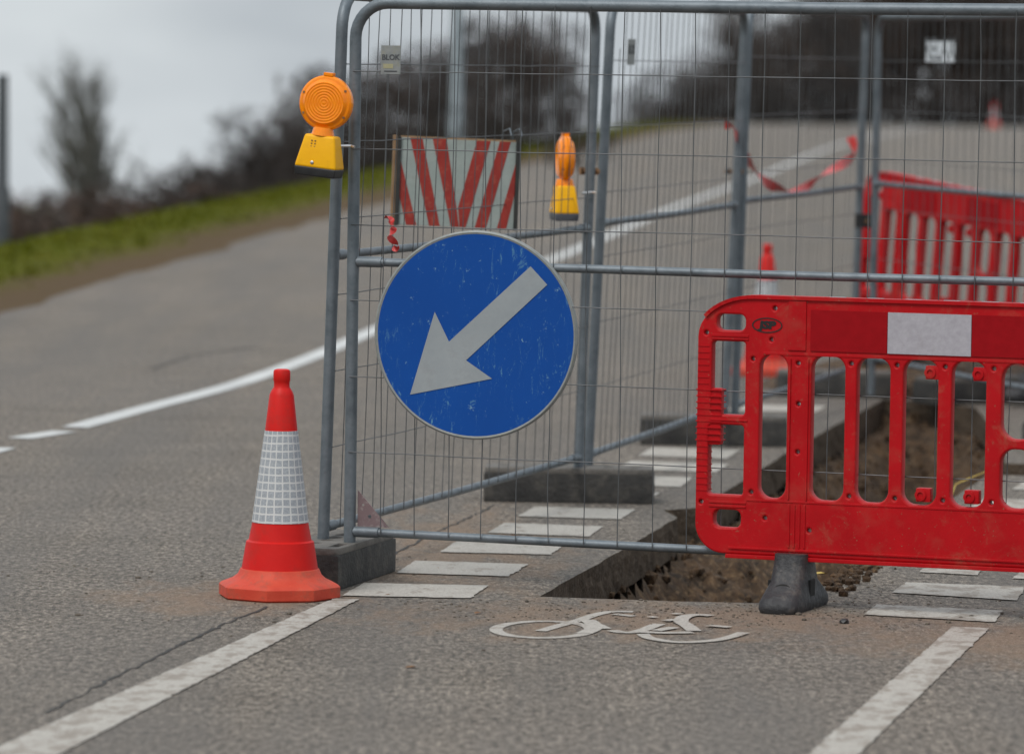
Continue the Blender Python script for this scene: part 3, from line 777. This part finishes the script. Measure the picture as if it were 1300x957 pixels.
# ---------------------------------------------------------------- plastic barriers
def make_barrier(reflect=True):
    r = empty('plastic_barrier', (0, 0, 0)); Lb = 2.0
    def arc(cx, cy, rx, ry, a0, a1, n=10): return [(cx + rx * math.cos(R(a0 + (a1 - a0) * k / n)), cy + ry * math.sin(R(a0 + (a1 - a0) * k / n))) for k in range(n + 1)]
    outer = arc(.20, .90, .20, .135, 180, 90) + arc(Lb - .20, .90, .20, .135, 90, 0) + arc(Lb - .10, .275, .10, .10, 0, -90) + arc(.10, .275, .10, .10, 270, 180)
    holes = []
    slots = [(.221, .313), (.401, .513), (.558, .668), (.718, .832), (.883, .995), (1.05, 1.162), (1.218, 1.328), (1.383, 1.493), (1.548, 1.600), (1.687, 1.779)]
    for i, (a, b) in enumerate(slots):
        if i == 5: holes += [rrect(a, .595, b, .843, .05), rrect(a, .368, b, .563, .045)]
        else: holes.append(rrect(a - .002, .366, b + .002, .846, .042, 6))
    for m_ in (0, 1):
        def mx(L): return [(Lb - x, y) for x, y in L][::-1] if m_ else L
        holes += [mx(rrect(.066, .922, .166, .976, .02)), mx(rrect(.050, .640, .168, .885, .012)), mx(rrect(.042, .372, .166, .606, .012)), mx(rrect(.064, .262, .160, .322, .022))]
        for hx, hy in ((.030, .912), (.268, 1.0), (.258, .896), (.195, .83), (.352, .82), (.195, .385), (.02, .345), (.245, .30), (.40, .265), (.355, .685), (.355, .525)):
            holes.append(mx(circ(hx, hy, .0075, 8)))
    for a, b in zip(slots[1:-2], slots[2:-1]):
        x = (a[1] + b[0]) / 2; holes += [circ(x, .825, .0075, 8), circ(x, .385, .0075, 8)]
    obj('body', fill([outer] + holes, .017, .006), M['red'], r, smooth=30)
    # raised rims and ribs
    bm = bmesh.new()
    rim = [Vector((x, 0, z + .001)) for x, z in arc(.20, .90, .20, .135, 150, 90, 8) + arc(Lb - .20, .90, .20, .135, 90, 30, 8)]
    for a, b in zip(rim, rim[1:]):
        d = b - a; ln = d.length; q = Vector((1, 0, 0)).rotation_difference(d.normalized()).to_matrix()
        box(bm, (a + b) / 2, (ln + .002, .062, .012), q)
    obj('top_flange', bm, M['red'], r)
    bm = bmesh.new(); box(bm, (Lb / 2, 0, .850), (Lb - .46, .050, .010), bev=.002); obj('rib', bm, M['red'], r)
    bm = bmesh.new(); box(bm, (Lb / 2, 0, .358), (Lb - .36, .050, .008), bev=.002); obj('rib', bm, M['red'], r)
    bm = bmesh.new(); box(bm, (Lb / 2, 0, .196), (Lb - .24, .056, .008), bev=.002); box(bm, (Lb / 2, -.004, .168), (Lb - .22, .050, .014), bev=.003); obj('rib', bm, M['red'], r)
    for x0_ in (.34, Lb - .34):
        bm = bmesh.new()
        for dx in (-.027, -.009, .009, .027): box(bm, (x0_ + (.017 if x0_ < 1 else -.017) + dx, -.0235, .277), (.006, .006, .145), bev=.0015)
        for dx in (-.031, .031): box(bm, (x0_ + (.017 if x0_ < 1 else -.017) + dx, -.0245, .60), (.005, .008, .47), bev=.0015)
        box(bm, (x0_ + .008, -.0245, .945), (.062, .006, .165), bev=.002)
        obj('rib', bm, M['red'], r)
    # finger grips on the end bars
    for s in (0, 1):
        bm = bmesh.new()
        xa = .024 if s == 0 else Lb - .024
        box(bm, (xa + (.018 if s == 0 else -.018), 0, .632), (.085, .038, .19), bev=.01)
        z = .385
        while z < .885: wide = .54 < z < .725; box(bm, (xa + ((.019 if s == 0 else -.019) if wide else -.002 if s == 0 else .002), 0, z), (.090 if wide else .040, .050, .004)); z += .021
        for z, hh in ((.905, .010), (.894, .006), (.622, .006), (.347, .008), (.334, .008)): box(bm, (xa + (.09 if s == 0 else -.09), 0, z), (.13, .052, hh), bev=.002)
        obj('handle', bm, M['red'], r)
    # linking knuckles
    for x, z in ((.815, .805), (.978, .805), (.790, .40), (.955, .40)):
        bm = bmesh.new(); box(bm, (x, -.004, z), (.050, .036, .046), bev=.006)
        Mk = Matrix.Translation((x - .008, -.021, z)) @ Matrix.Rotation(R(90), 4, 'X'); lathe(bm, [(.019, 0), (.019, .006), (.010, .007), (.009, .002)], 20, Mk); obj('knuckle', bm, M['red'], r, smooth=35)
    # reflective sheets
    yr = -1 if reflect else 1
    bm = bmesh.new(); box(bm, (.803, yr * .0262, .931), (.284, .004, .136)); obj('white_reflector', bm, M['white_sheet'], r)
    for xa, xb in ((.395, .659), (.947, 1.22), (1.505, 1.60)):
        bm = bmesh.new(); box(bm, ((xa + xb) / 2, -.0256, .931), (xb - xa, .003, .136)); obj('red_reflector', bm, M['red_sheet'], r)
    bm = bmesh.new(); box(bm, (1.362, yr * .0262, .931), (.280, .004, .136)); obj('white_reflector', bm, M['white_sheet'], r)
    bm = bmesh.new()
    bm.free()
    for k in range(9):
        bm = bmesh.new(); box(bm, (.48 + k * .13, 0, 1.0427), (.055, .018, .0012)); obj('drain_slot', bm, M['white_sheet'], r)
    return r
def add_logo(r):
    me = fill([circ(.243, .943, .053, 40, .0255), circ(.243, .943, .049, 40, .0218)], .0006); me.transform(Matrix.Translation((0, -.0240, 0)))
    lg = obj('logo', me, M['ink_black'], r)
    me = text('JSP', .034, .0005, shear=.1, off=.0022, sx=1.3); me.transform(Matrix.Translation((.243, -.0242, .943))); obj('lettering', me, M['ink_black'], lg)
def add_feet(r, zs=(0, 0)):
    for x, zb in ((.345, zs[0]), (1.655, zs[1])):
        bm = bmesh.new(); secs = [(0, .205, .062), (.014, .212, .068), (.036, .205, .067), (.060, .172, .062), (.095, .108, .058), (.15, .082, .056), (.186, .076, .054)]
        rings = []
        for z, ly, lx in secs: rings.append([bm.verts.new((x + q[0], q[1], z + zb)) for q in rrect(-lx, -ly, lx, ly, min(lx * .65, .05), 5)])
        for a, b in zip(rings, rings[1:]):
            for k in range(len(a)): bm.faces.new((a[k], a[(k + 1) % len(a)], b[(k + 1) % len(a)], b[k]))
        bm.faces.new(rings[0][::-1]); bm.faces.new(rings[-1])
        ft = obj('foot', bm, M['rubber'], r, smooth=50)
        for yy in (-.130, .130):
            bm = bmesh.new()
            Mk = Matrix.Translation((x - .0, yy, .078 + zb)) @ Matrix.Rotation(R(48) * (1 if yy < 0 else -1), 4, 'X') @ Matrix.Diagonal((1.1, .7, 1, 1)); lathe(bm, [(.024, -.004), (.024, .003), (.018, .001)], 16, Mk); obj('painted_recess', bm, M['hole'], ft)  # dark disc on the slope paints the shade of a hollow
        for xx, yy in ((x - .060, -.06), (x + .060, 0)):
            bm = bmesh.new(); box(bm, (xx, yy, .06 + zb), (.010, .05, .08)); obj('painted_recess', bm, M['hole'], ft)  # dark plate on the side, shade of a hollow put into its colour
def muddy(m):
    nt = m.node_tree; b = nt.nodes['Principled BSDF']; v = objvec(nt); src = b.inputs['Base Color'].links[0].from_socket
    n = noise(nt, 9, 8, .8, v, .6); n2 = noise(nt, 70, 3, .8, v)
    c = mix(nt, ramp(nt, n.outputs[0], [(.56, 0), (.70, .5)]).outputs[0], src, (.30, .10, .06))
    c = mix(nt, ramp(nt, n2.outputs[0], [(.66, 0), (.70, .7)]).outputs[0], c, (.24, .13, .08))
    nt.links.new(c, b.inputs['Base Color'])
muddy(M['red']); muddy(M['cone_base'])
bar = make_barrier(); add_logo(bar); add_feet(bar)
tag(bar, 'near red plastic barrier with a white reflector in front of the trench', 'plastic barrier', 'red plastic barriers')
bo = at(885, 650, 16.86); bar.location = (bo.x, bo.y, 0)
bar.rotation_euler = (0, 0, -R(20.5))
b2 = make_barrier(False); add_feet(b2, (0, 0))
tag(b2, 'far red plastic barrier standing askew behind the right hand fence', 'plastic barrier', 'red plastic barriers')
b2.location = (1.93, 28.4, .20); b2.rotation_euler = (Matrix.Rotation(-R(57), 3, 'Z') @ Matrix.Rotation(R(5.6), 3, 'Y')).to_euler()
# heap of spoil under the far barrier
bm = bmesh.new(); g_ = []
for j in range(36):
    row = []
    for i in range(36):
        x = -1 + 2 * i / 35; y = -1 + 2 * j / 35; d = max(0, 1 - x * x - y * y)
        row.append(bm.verts.new((2.35 + x * 1.0, 28.35 + y * .8, -.02 + .19 * d ** .7 * (1 + .25 * fb(x * 2, y * 2, 1, 2)))))
    g_.append(row)
for j in range(35):
    for i in range(35): bm.faces.new((g_[j][i], g_[j][i + 1], g_[j + 1][i + 1], g_[j + 1][i]))
tag(obj('soil_heap', bm, M['soil'], smooth=70), 'low heap of dug soil under the far red barrier', 'soil heap', kind='stuff')

# ---------------------------------------------------------------- loose bits on the ground
def lump(name, loc, r, mat, label, cat, grp=None, sq=.55, seed=1):
    bm = bmesh.new(); bmesh.ops.create_icosphere(bm, subdivisions=2, radius=r)
    for v in bm.verts: v.co *= 1 + .35 * mn.noise(v.co * (1.6 / r) + Vector((seed * 3.1, 0, 0))); v.co.z = v.co.z * sq + r * sq * .7
    o = obj(name, bm, mat, smooth=30, loc=loc); tag(o, label, cat, grp); return o
g = ground(1072, 791); lump('tar_lump', (g.x, g.y, 0), .017, M['black'], 'small black lump of tar lying right of the barrier foot', 'tar lump', seed=2)
bm = bmesh.new()
for i in range(900):
    c = rnd.random()
    if c < .55: x, y = rnd.gauss(.6, .5), rnd.gauss(16.55, .28)
    elif c < .8: x, y = rnd.gauss(-.9, .8), rnd.gauss(16.9, 1.1)
    else: x, y = rnd.gauss(1.2, .5), rnd.gauss(17.0, .4)
    if inside(x, y, hole): continue
    r_ = rnd.uniform(.0015, .0055) * (1.9 if rnd.random() < .06 else 1)
    vs = bmesh.ops.create_icosphere(bm, subdivisions=1, radius=r_)['verts']
    k = (rnd.uniform(.7, 1.6), rnd.uniform(.7, 1.5), rnd.uniform(.4, .8))
    for v in vs: v.co = Vector((v.co.x * k[0] + x, v.co.y * k[1] + y, v.co.z * k[2] + r_ * .3))
tag(obj('grit', bm, M['stone']), 'scattered grit and crumbs of soil around the trench', 'grit', kind='stuff')
# crumbs of soil spilt on the trench's right rim
bm = bmesh.new()
for i in range(520):
    t = rnd.random(); a = ground(1030, 752); b = ground(1125, 690); p = a.lerp(b, t) + Vector((rnd.gauss(-.02, .07), rnd.gauss(0, .1), 0))
    r_ = rnd.uniform(.006, .022); vs = bmesh.ops.create_icosphere(bm, subdivisions=1, radius=r_)['verts']
    for v in vs: v.co = v.co * rnd.uniform(.7, 1.2) + Vector((p.x, p.y, (soilz(p.x, p.y) if inside(p.x, p.y, hole) else .0) + r_ * .3))
tag(obj('spilt_soil', bm, M['soil']), 'crumbly soil spilt on the trench rim behind the barrier foot', 'soil', kind='stuff')
bm = bmesh.new()
for i in range(2600):
    i0 = rnd.randrange(len(hole_d)); p = hole_d[i0]; x = p.x + rnd.gauss(0, .25); y = p.y + rnd.gauss(0, .35)
    if not inside(x, y, hole): continue
    z = soilz(x, y); r_ = rnd.uniform(.004, .020) * (1 if rnd.random() < .85 else 1.7)
    vs = bmesh.ops.create_icosphere(bm, subdivisions=1, radius=r_)['verts']
    for v in vs: v.co = v.co * rnd.uniform(.65, 1.25) + Vector((x, y, z + r_ * .2))
tag(obj('soil_clods', bm, M['soil']), 'brown clods of clay lying in the open trench', 'clods', kind='stuff')
def leaf(px, py, mat, label, s=.03, z=.003, rz=0):
    g = ground(px, py); bm = bmesh.new()
    P = [(-1, 0, 0), (-.4, .5, .18), (.4, .45, .22), (1, 0, .05), (.4, -.5, .2), (-.4, -.5, .12)]
    vs = [bm.verts.new(Vector(p) * s) for p in P]; c = bm.verts.new((0, 0, -.0))
    for k in range(6): bm.faces.new((c, vs[k], vs[(k + 1) % 6]))
    o = obj('leaf', bm, mat, loc=(g.x, g.y, z)); o.rotation_euler = (0, 0, rz); tag(o, label, 'leaf', 'fallen leaves on the road')
leaf(1040, 736, M['leaf_gold'], 'yellow leaf lying right of the barrier foot', .034, .02, .4)
leaf(652, 681, M['leaf_brown'], 'brown leaf lying on the zebra bar behind the front fence', .018)
leaf(607, 779, M['leaf_brown'], 'curled brown leaf left of the cycle symbol', .020, rz=1)
leaf(522, 848, M['leaf_brown'], 'brown leaf on bare tarmac at the bottom of the picture', .02, rz=.5)
leaf(492, 756, M['leaf_brown'], 'brown leaf beside the bar nearest the cone', .012, rz=.2)
leaf(555, 722, M['leaf_brown'], 'brown leaf on the second bar from the cone', .012, rz=2)
bm = bmesh.new(); g0 = ground(1205, 637)
for k in range(4):
    a = rnd.uniform(-.2, .3); tube(bm, [(g0.x, g0.y, 0), (g0.x + .03, g0.y + .05, .07), (g0.x + .09 + .03 * k, g0.y + .05, .10 + .012 * k)], [.003, .003, .001], 5)
tag(obj('grass_stalk', bm, M['leaf_gold'], smooth=True), 'bent yellow grass stalks on the trench rim', 'grass stalks')

# ---------------------------------------------------------------- lamp posts
def post(px, Y, top_py, r, mat, label, zb, arm=True):
    b = at(px, 300, Y); t = at(px, top_py, Y); H = t.z - zb
    o = empty('lamp_post', (b.x, Y, zb)); tag(o, label, 'lamp post', 'lamp posts beside the road')
    bm = bmesh.new(); tube(bm, [(0, 0, 0), (0, 0, .9), (0, 0, .95), (0, 0, H)], [r * 1.25, r * 1.25, r, r * .8], 14); obj('pole', bm, mat, o, smooth=50)
    if arm:
        bm = bmesh.new(); tube(bm, [(0, 0, H), (.1, 0, H + .35), (.5, 0, H + .6), (1.1, 0, H + .68)], r * .5, 8); obj('arm', bm, mat, o, smooth=50)
        bm = bmesh.new(); box(bm, (1.4, 0, H + .69), (.6, .22, .10), bev=.03); obj('lamp_head', bm, mat, o)
    return o
post(577, 88, -190, .10, M['post_grey'], 'grey blurred lamp post rising behind the striped board', 0)
post(2, 56, 95, .075, M['post_dark'], 'dark pole cut by the left edge of the picture', -.6, arm=False)

# ---------------------------------------------------------------- trees
def build_tree(kind, H, seed):
    rd = random.Random(seed); bt = bmesh.new(); bc = bmesh.new()
    def strip(a, b, w):
        d = (b - a); s = d.cross(Vector((rd.uniform(-1, 1), rd.uniform(-1, 1), rd.uniform(-1, 1)))).normalized() * w
        m = a.lerp(b, .5) + Vector((rd.uniform(-1, 1), rd.uniform(-1, 1), rd.uniform(-.5, 1))) * d.length * .07
        v = [bc.verts.new(a - s), bc.verts.new(a + s), bc.verts.new(m + s * .8), bc.verts.new(m - s * .8), bc.verts.new(b)]
        bc.faces.new((v[0], v[1], v[2], v[3])); bc.faces.new((v[3], v[2], v[4]))
    tw = {'poplar': .011, 'tree': .0135, 'shrub': .022}[kind]
    upk = {'poplar': .6, 'tree': .35, 'shrub': .5}[kind]
    def grow(p, d, ln, r, lev, maxlev):
        n = 4; pts = [p]; q = p.copy()
        for k in range(n):
            jg = .05 if kind == 'poplar' else .12; d = (d + Vector((rd.gauss(0, jg), rd.gauss(0, jg), rd.gauss(0, .06) + upk * .10))).normalized(); q = q + d * ln / n; pts.append(q.copy())
        tip = r * .45
        tube(bt, pts, [r + (tip - r) * k / n for k in range(n + 1)], 6 if lev < 2 else 4, caps=False)
        if lev >= maxlev:
            nt_ = {'poplar': 14, 'tree': 19, 'shrub': 22}[kind]
            for k in range(nt_):
                t = rd.random(); i = min(n - 1, int(t * n)); s = pts[i].lerp(pts[i + 1], t * n - i)
                dd = (d + Vector((rd.gauss(0, .6), rd.gauss(0, .6), rd.gauss(0, .35) + upk * .5))).normalized(); L2 = rd.uniform(.3, .85) * H / 11
                e = s + dd * L2; strip(s, e, tw * H / 11)
                for _ in range(3):
                    s2 = s.lerp(e, rd.uniform(.2, .9)); d3 = (dd + Vector((rd.gauss(0, .6), rd.gauss(0, .6), rd.gauss(0, .5)))).normalized(); strip(s2, s2 + d3 * L2 * .55, tw * .7 * H / 11)
            return
        nb = {'poplar': [20, 7, 5], 'tree': [8, 6, 4], 'shrub': [7, 5, 4]}[kind][min(lev, 2)]
        for k in range(nb):
            t = (.22 if lev == 0 else .25) + .78 * (k + rd.random() * .7) / nb; t = min(t, .99); i = min(n - 1, int(t * n)); s = pts[i].lerp(pts[i + 1], t * n - i)
            az = 2.4 * k + rd.uniform(-.5, .5); sp_ = {'poplar': .46, 'tree': .95, 'shrub': .8}[kind] * rd.uniform(.7, 1.25)
            u = d.cross(Vector((.3, 1, .1))).normalized(); w = d.cross(u)
            nd = (d * math.cos(sp_) + (u * math.cos(az) + w * math.sin(az)) * math.sin(sp_)).normalized()
            grow(s, nd, ln * rd.uniform(.42, .62) * ((.95 - .5 * t if kind == 'poplar' else 1.15 - .35 * t) if lev == 0 else 1), r * .5 * (1.1 - .4 * t), lev + 1, maxlev)
    if kind == 'shrub':
        for k in range(5): grow(Vector((rd.uniform(-.2, .2), rd.uniform(-.2, .2), 0)), Vector((rd.gauss(0, .35), rd.gauss(0, .35), 1)).normalized(), H * .62, H * .012, 1, 2)
    else:
        grow(Vector((0, 0, 0)), Vector((0, 0, 1)), H * .8, H * .026, 0, 2 if kind == 'poplar' else 3)
    return bt, bc
protos = {}
def proto(kind, seed, H, crown):
    key = (kind, seed, crown)
    if key not in protos:
        bt, bc = build_tree(kind, H, seed)
        r = empty('bare_tree' if kind != 'shrub' else 'bare_shrub', (0, 0, 0))
        obj('trunk' if kind != 'shrub' else 'stems', bt, M['bark'] if crown != 'twig_pale' else M['twig_pale'], r)
        obj('crown', bc, M[crown], r); zt = max(v.co.z for c in r.children for v in c.data.vertices)
        protos[key] = [r, zt, False]
    return protos[key]
def terrain_z(x, y):
    l = road_left(y) - x
    if l > 0: return verge_z(l, y)
    return road_z(y)
def plant(kind, seed, crown, px, Y, top_py, label, group, wide=1.0, sink=0.0):
    pr = proto(kind, seed, 10 if kind != 'shrub' else 4, crown)
    b = at(px, top_py, Y); zb = terrain_z(b.x, Y) - .1 - sink; s = (b.z - zb) / pr[1]
    if pr[2]: r = copy_tree(pr[0])
    else: r = pr[0]; pr[2] = True
    r.location = (b.x, Y, zb); r.scale = (s * wide, s * wide, s); r.rotation_euler = (0, 0, rnd.uniform(0, 6.28))
    tag(r, label, 'tree' if kind != 'shrub' else 'shrub', group); return r
plant('poplar', 11, 'twig_pale', 126, 120, 40, 'lone upright bare tree against the sky at the left', 'bare trees beyond the verge', .8)
LT = 'bare trees beyond the verge'
left = [(250, 105, 205), (298, 110, 190), (330, 100, 158), (356, 96, 124), (385, 100, 86), (420, 104, 70), (455, 98, 74), (490, 106, 60), (520, 100, 62), (548, 108, 42), (580, 112, 30), (612, 104, 12), (640, 116, 8), (668, 108, 4), (694, 118, 22), (712, 112, 58), (728, 120, 96)]
for i, (px, Y, tp) in enumerate(left):
    where = ['small thin', 'low spreading', 'mid sized', 'dark rounded', 'taller dense'][min(4, i // 2)] if i < 10 else 'tall dark'
    plant('tree', 21 + i % 3, 'twig_warm' if i % 3 == 1 else 'twig', px, Y, tp, 'dark bare tree massed behind the verge left of the bright sky gap', LT, rnd.uniform(.85, 1.15))
RT = 'bare trees over the brow of the road'
right = [(836, 185, 120), (856, 190, 96), (880, 184, 74), (905, 192, 52), (930, 186, 34), (955, 195, 14), (985, 188, -6), (1010, 200, -20), (1040, 186, -30), (1062, 205, -30), (1090, 190, -50), (1118, 198, -40), (1145, 186, -60), (1172, 204, -40),
         (1200, 188, -60), (1228, 196, -55), (1255, 186, -70), (1280, 200, -50), (1306, 188, -70), (1335, 196, -60), (1365, 190, -70)]
for i, (px, Y, tp) in enumerate(right):
    plant('tree', 21 + (i + 1) % 3, 'twig_warm' if i % 3 == 0 else 'twig', px, Y, tp, 'dark bare tree massed over the road brow right of the bright sky gap', RT, rnd.uniform(.9, 1.2))
# undergrowth
ul = [(px, rnd.uniform(84, 118)) for px in range(-14, 760, 12)]
for i, (px, Y) in enumerate(ul):
    top = 238 - max(0, (px - 170)) * .34 if px < 380 else 166 - (px - 380) * .17
    top = max(96, top) if px < 700 else 128 + (px - 700) * .4
    cr = 'twig_brown' if (px < 215 and i % 3 != 1) else 'twig'
    plant('shrub', 31 + i % 2, cr, px, Y, top + rnd.uniform(-9, 12), ('russet brown bare shrub low at the left under open sky' if cr == 'twig_brown' else ('dark bare shrub low at the left among the russet ones' if px < 215 else 'dark bare shrub under the trees left of the bright sky gap')), 'bare shrubs beyond the verge' , 2.6 if px < 330 else 1.5)
for i, px in enumerate(range(846, 1380, 17)):
    plant('shrub', 31 + i % 2, 'twig', px, rnd.uniform(178, 192), 96 + rnd.uniform(-22, 16) + (30 if px < 880 else 0), 'dark bare shrub under the trees over the brow of the road', 'bare shrubs over the brow', 1.5)

# ---------------------------------------------------------------- tilt the whole hillside, camera included
T = Matrix.Rotation(TILT, 4, 'X')
cam_data = bpy.data.cameras.new('camera'); cam = bpy.data.objects.new('camera', cam_data); col.objects.link(cam)
cam.matrix_world = Matrix.Translation(CAM) @ Matrix((cam_r, cam_u, -fw)).transposed().to_4x4()
bpy.context.view_layer.update()
for o in list(col.objects):
    if o.parent is None: o.matrix_world = T @ o.matrix_basis
cam_data.sensor_width = 36; cam_data.lens = F / 1300 * 36; cam_data.clip_end = 6000; cam_data.clip_start = .1
cam_data.dof.use_dof = True; cam_data.dof.focus_distance = 17.05; cam_data.dof.aperture_fstop = 3.0; cam_data.dof.aperture_blades = 9
scn.camera = cam
# low land out to the horizon
bm = bmesh.new(); vs = [bm.verts.new(p) for p in ((-3000, -400, -7), (3000, -400, -7), (3000, 4500, -7), (-3000, 4500, -7))]; bm.faces.new(vs)
tag(obj('ground', bm, M['field']), kind='structure')

# ---------------------------------------------------------------- light
SUN_EL, SUN_AZ = R(52), R(215)                  # high soft light through cloud from behind and left of the camera
w = bpy.data.worlds.new('World'); scn.world = w; w.use_nodes = True; nt = w.node_tree
bg = nt.nodes['Background']; sky = nt.nodes.new('ShaderNodeTexSky'); sky.sky_type = 'NISHITA'; sky.sun_disc = False
sky.sun_elevation = SUN_EL; sky.sun_rotation = SUN_AZ; sky.air_density = 1.2; sky.dust_density = 3
tc = nt.nodes.new('ShaderNodeTexCoord'); sep = nt.nodes.new('ShaderNodeSeparateXYZ'); nt.links.new(tc.outputs['Generated'], sep.inputs[0])
mp = nt.nodes.new('ShaderNodeMapping'); mp.inputs['Scale'].default_value = (1, 1, 2.2); nt.links.new(tc.outputs['Generated'], mp.inputs[0])
cn = noise(nt, 7, 4, .5, mp.outputs[0], .3); cn.inputs['Vector']
cl = mix(nt, ramp(nt, cn.outputs[0], [(.28, 0), (.72, 1)]).outputs[0], (4.3, 4.75, 5.25), (7.2, 7.7, 8.0))
zr = nt.nodes.new('ShaderNodeMapRange'); nt.links.new(sep.outputs[2], zr.inputs[0]); zr.inputs[1].default_value = .05; zr.inputs[2].default_value = .9; zr.inputs[3].default_value = 1; zr.inputs[4].default_value = 1.75
vm = nt.nodes.new('ShaderNodeVectorMath'); vm.operation = 'SCALE'; nt.links.new(cl, vm.inputs[0]); nt.links.new(zr.outputs[0], vm.inputs['Scale'])
skc = mix(nt, .88, sky.outputs[0], vm.outputs[0]); nt.links.new(skc, bg.inputs[0]); bg.inputs[1].default_value = .095
sd = bpy.data.lights.new('sun', 'SUN'); sd.energy = 1.6; sd.angle = R(18); sd.color = (1, .965, .92)
so = bpy.data.objects.new('sun', sd); col.objects.link(so)
# direction towards the sun: azimuth measured like the sky texture (0 = +Y, clockwise)
sv = Vector((math.sin(SUN_AZ) * math.cos(SUN_EL), math.cos(SUN_AZ) * math.cos(SUN_EL), math.sin(SUN_EL)))
so.rotation_euler = sv.to_track_quat('Z', 'Y').to_euler(); so.location = (0, 0, 30)

scn.render.engine = 'CYCLES'
scn.cycles.max_bounces = 6; scn.cycles.diffuse_bounces = 2; scn.cycles.glossy_bounces = 3; scn.cycles.transparent_max_bounces = 4
scn.cycles.use_denoising = True
vs_ = scn.view_settings; vs_.view_transform = 'Standard'; vs_.look = 'None'; vs_.exposure = 0.12; vs_.gamma = 1; vs_.use_curve_mapping = False
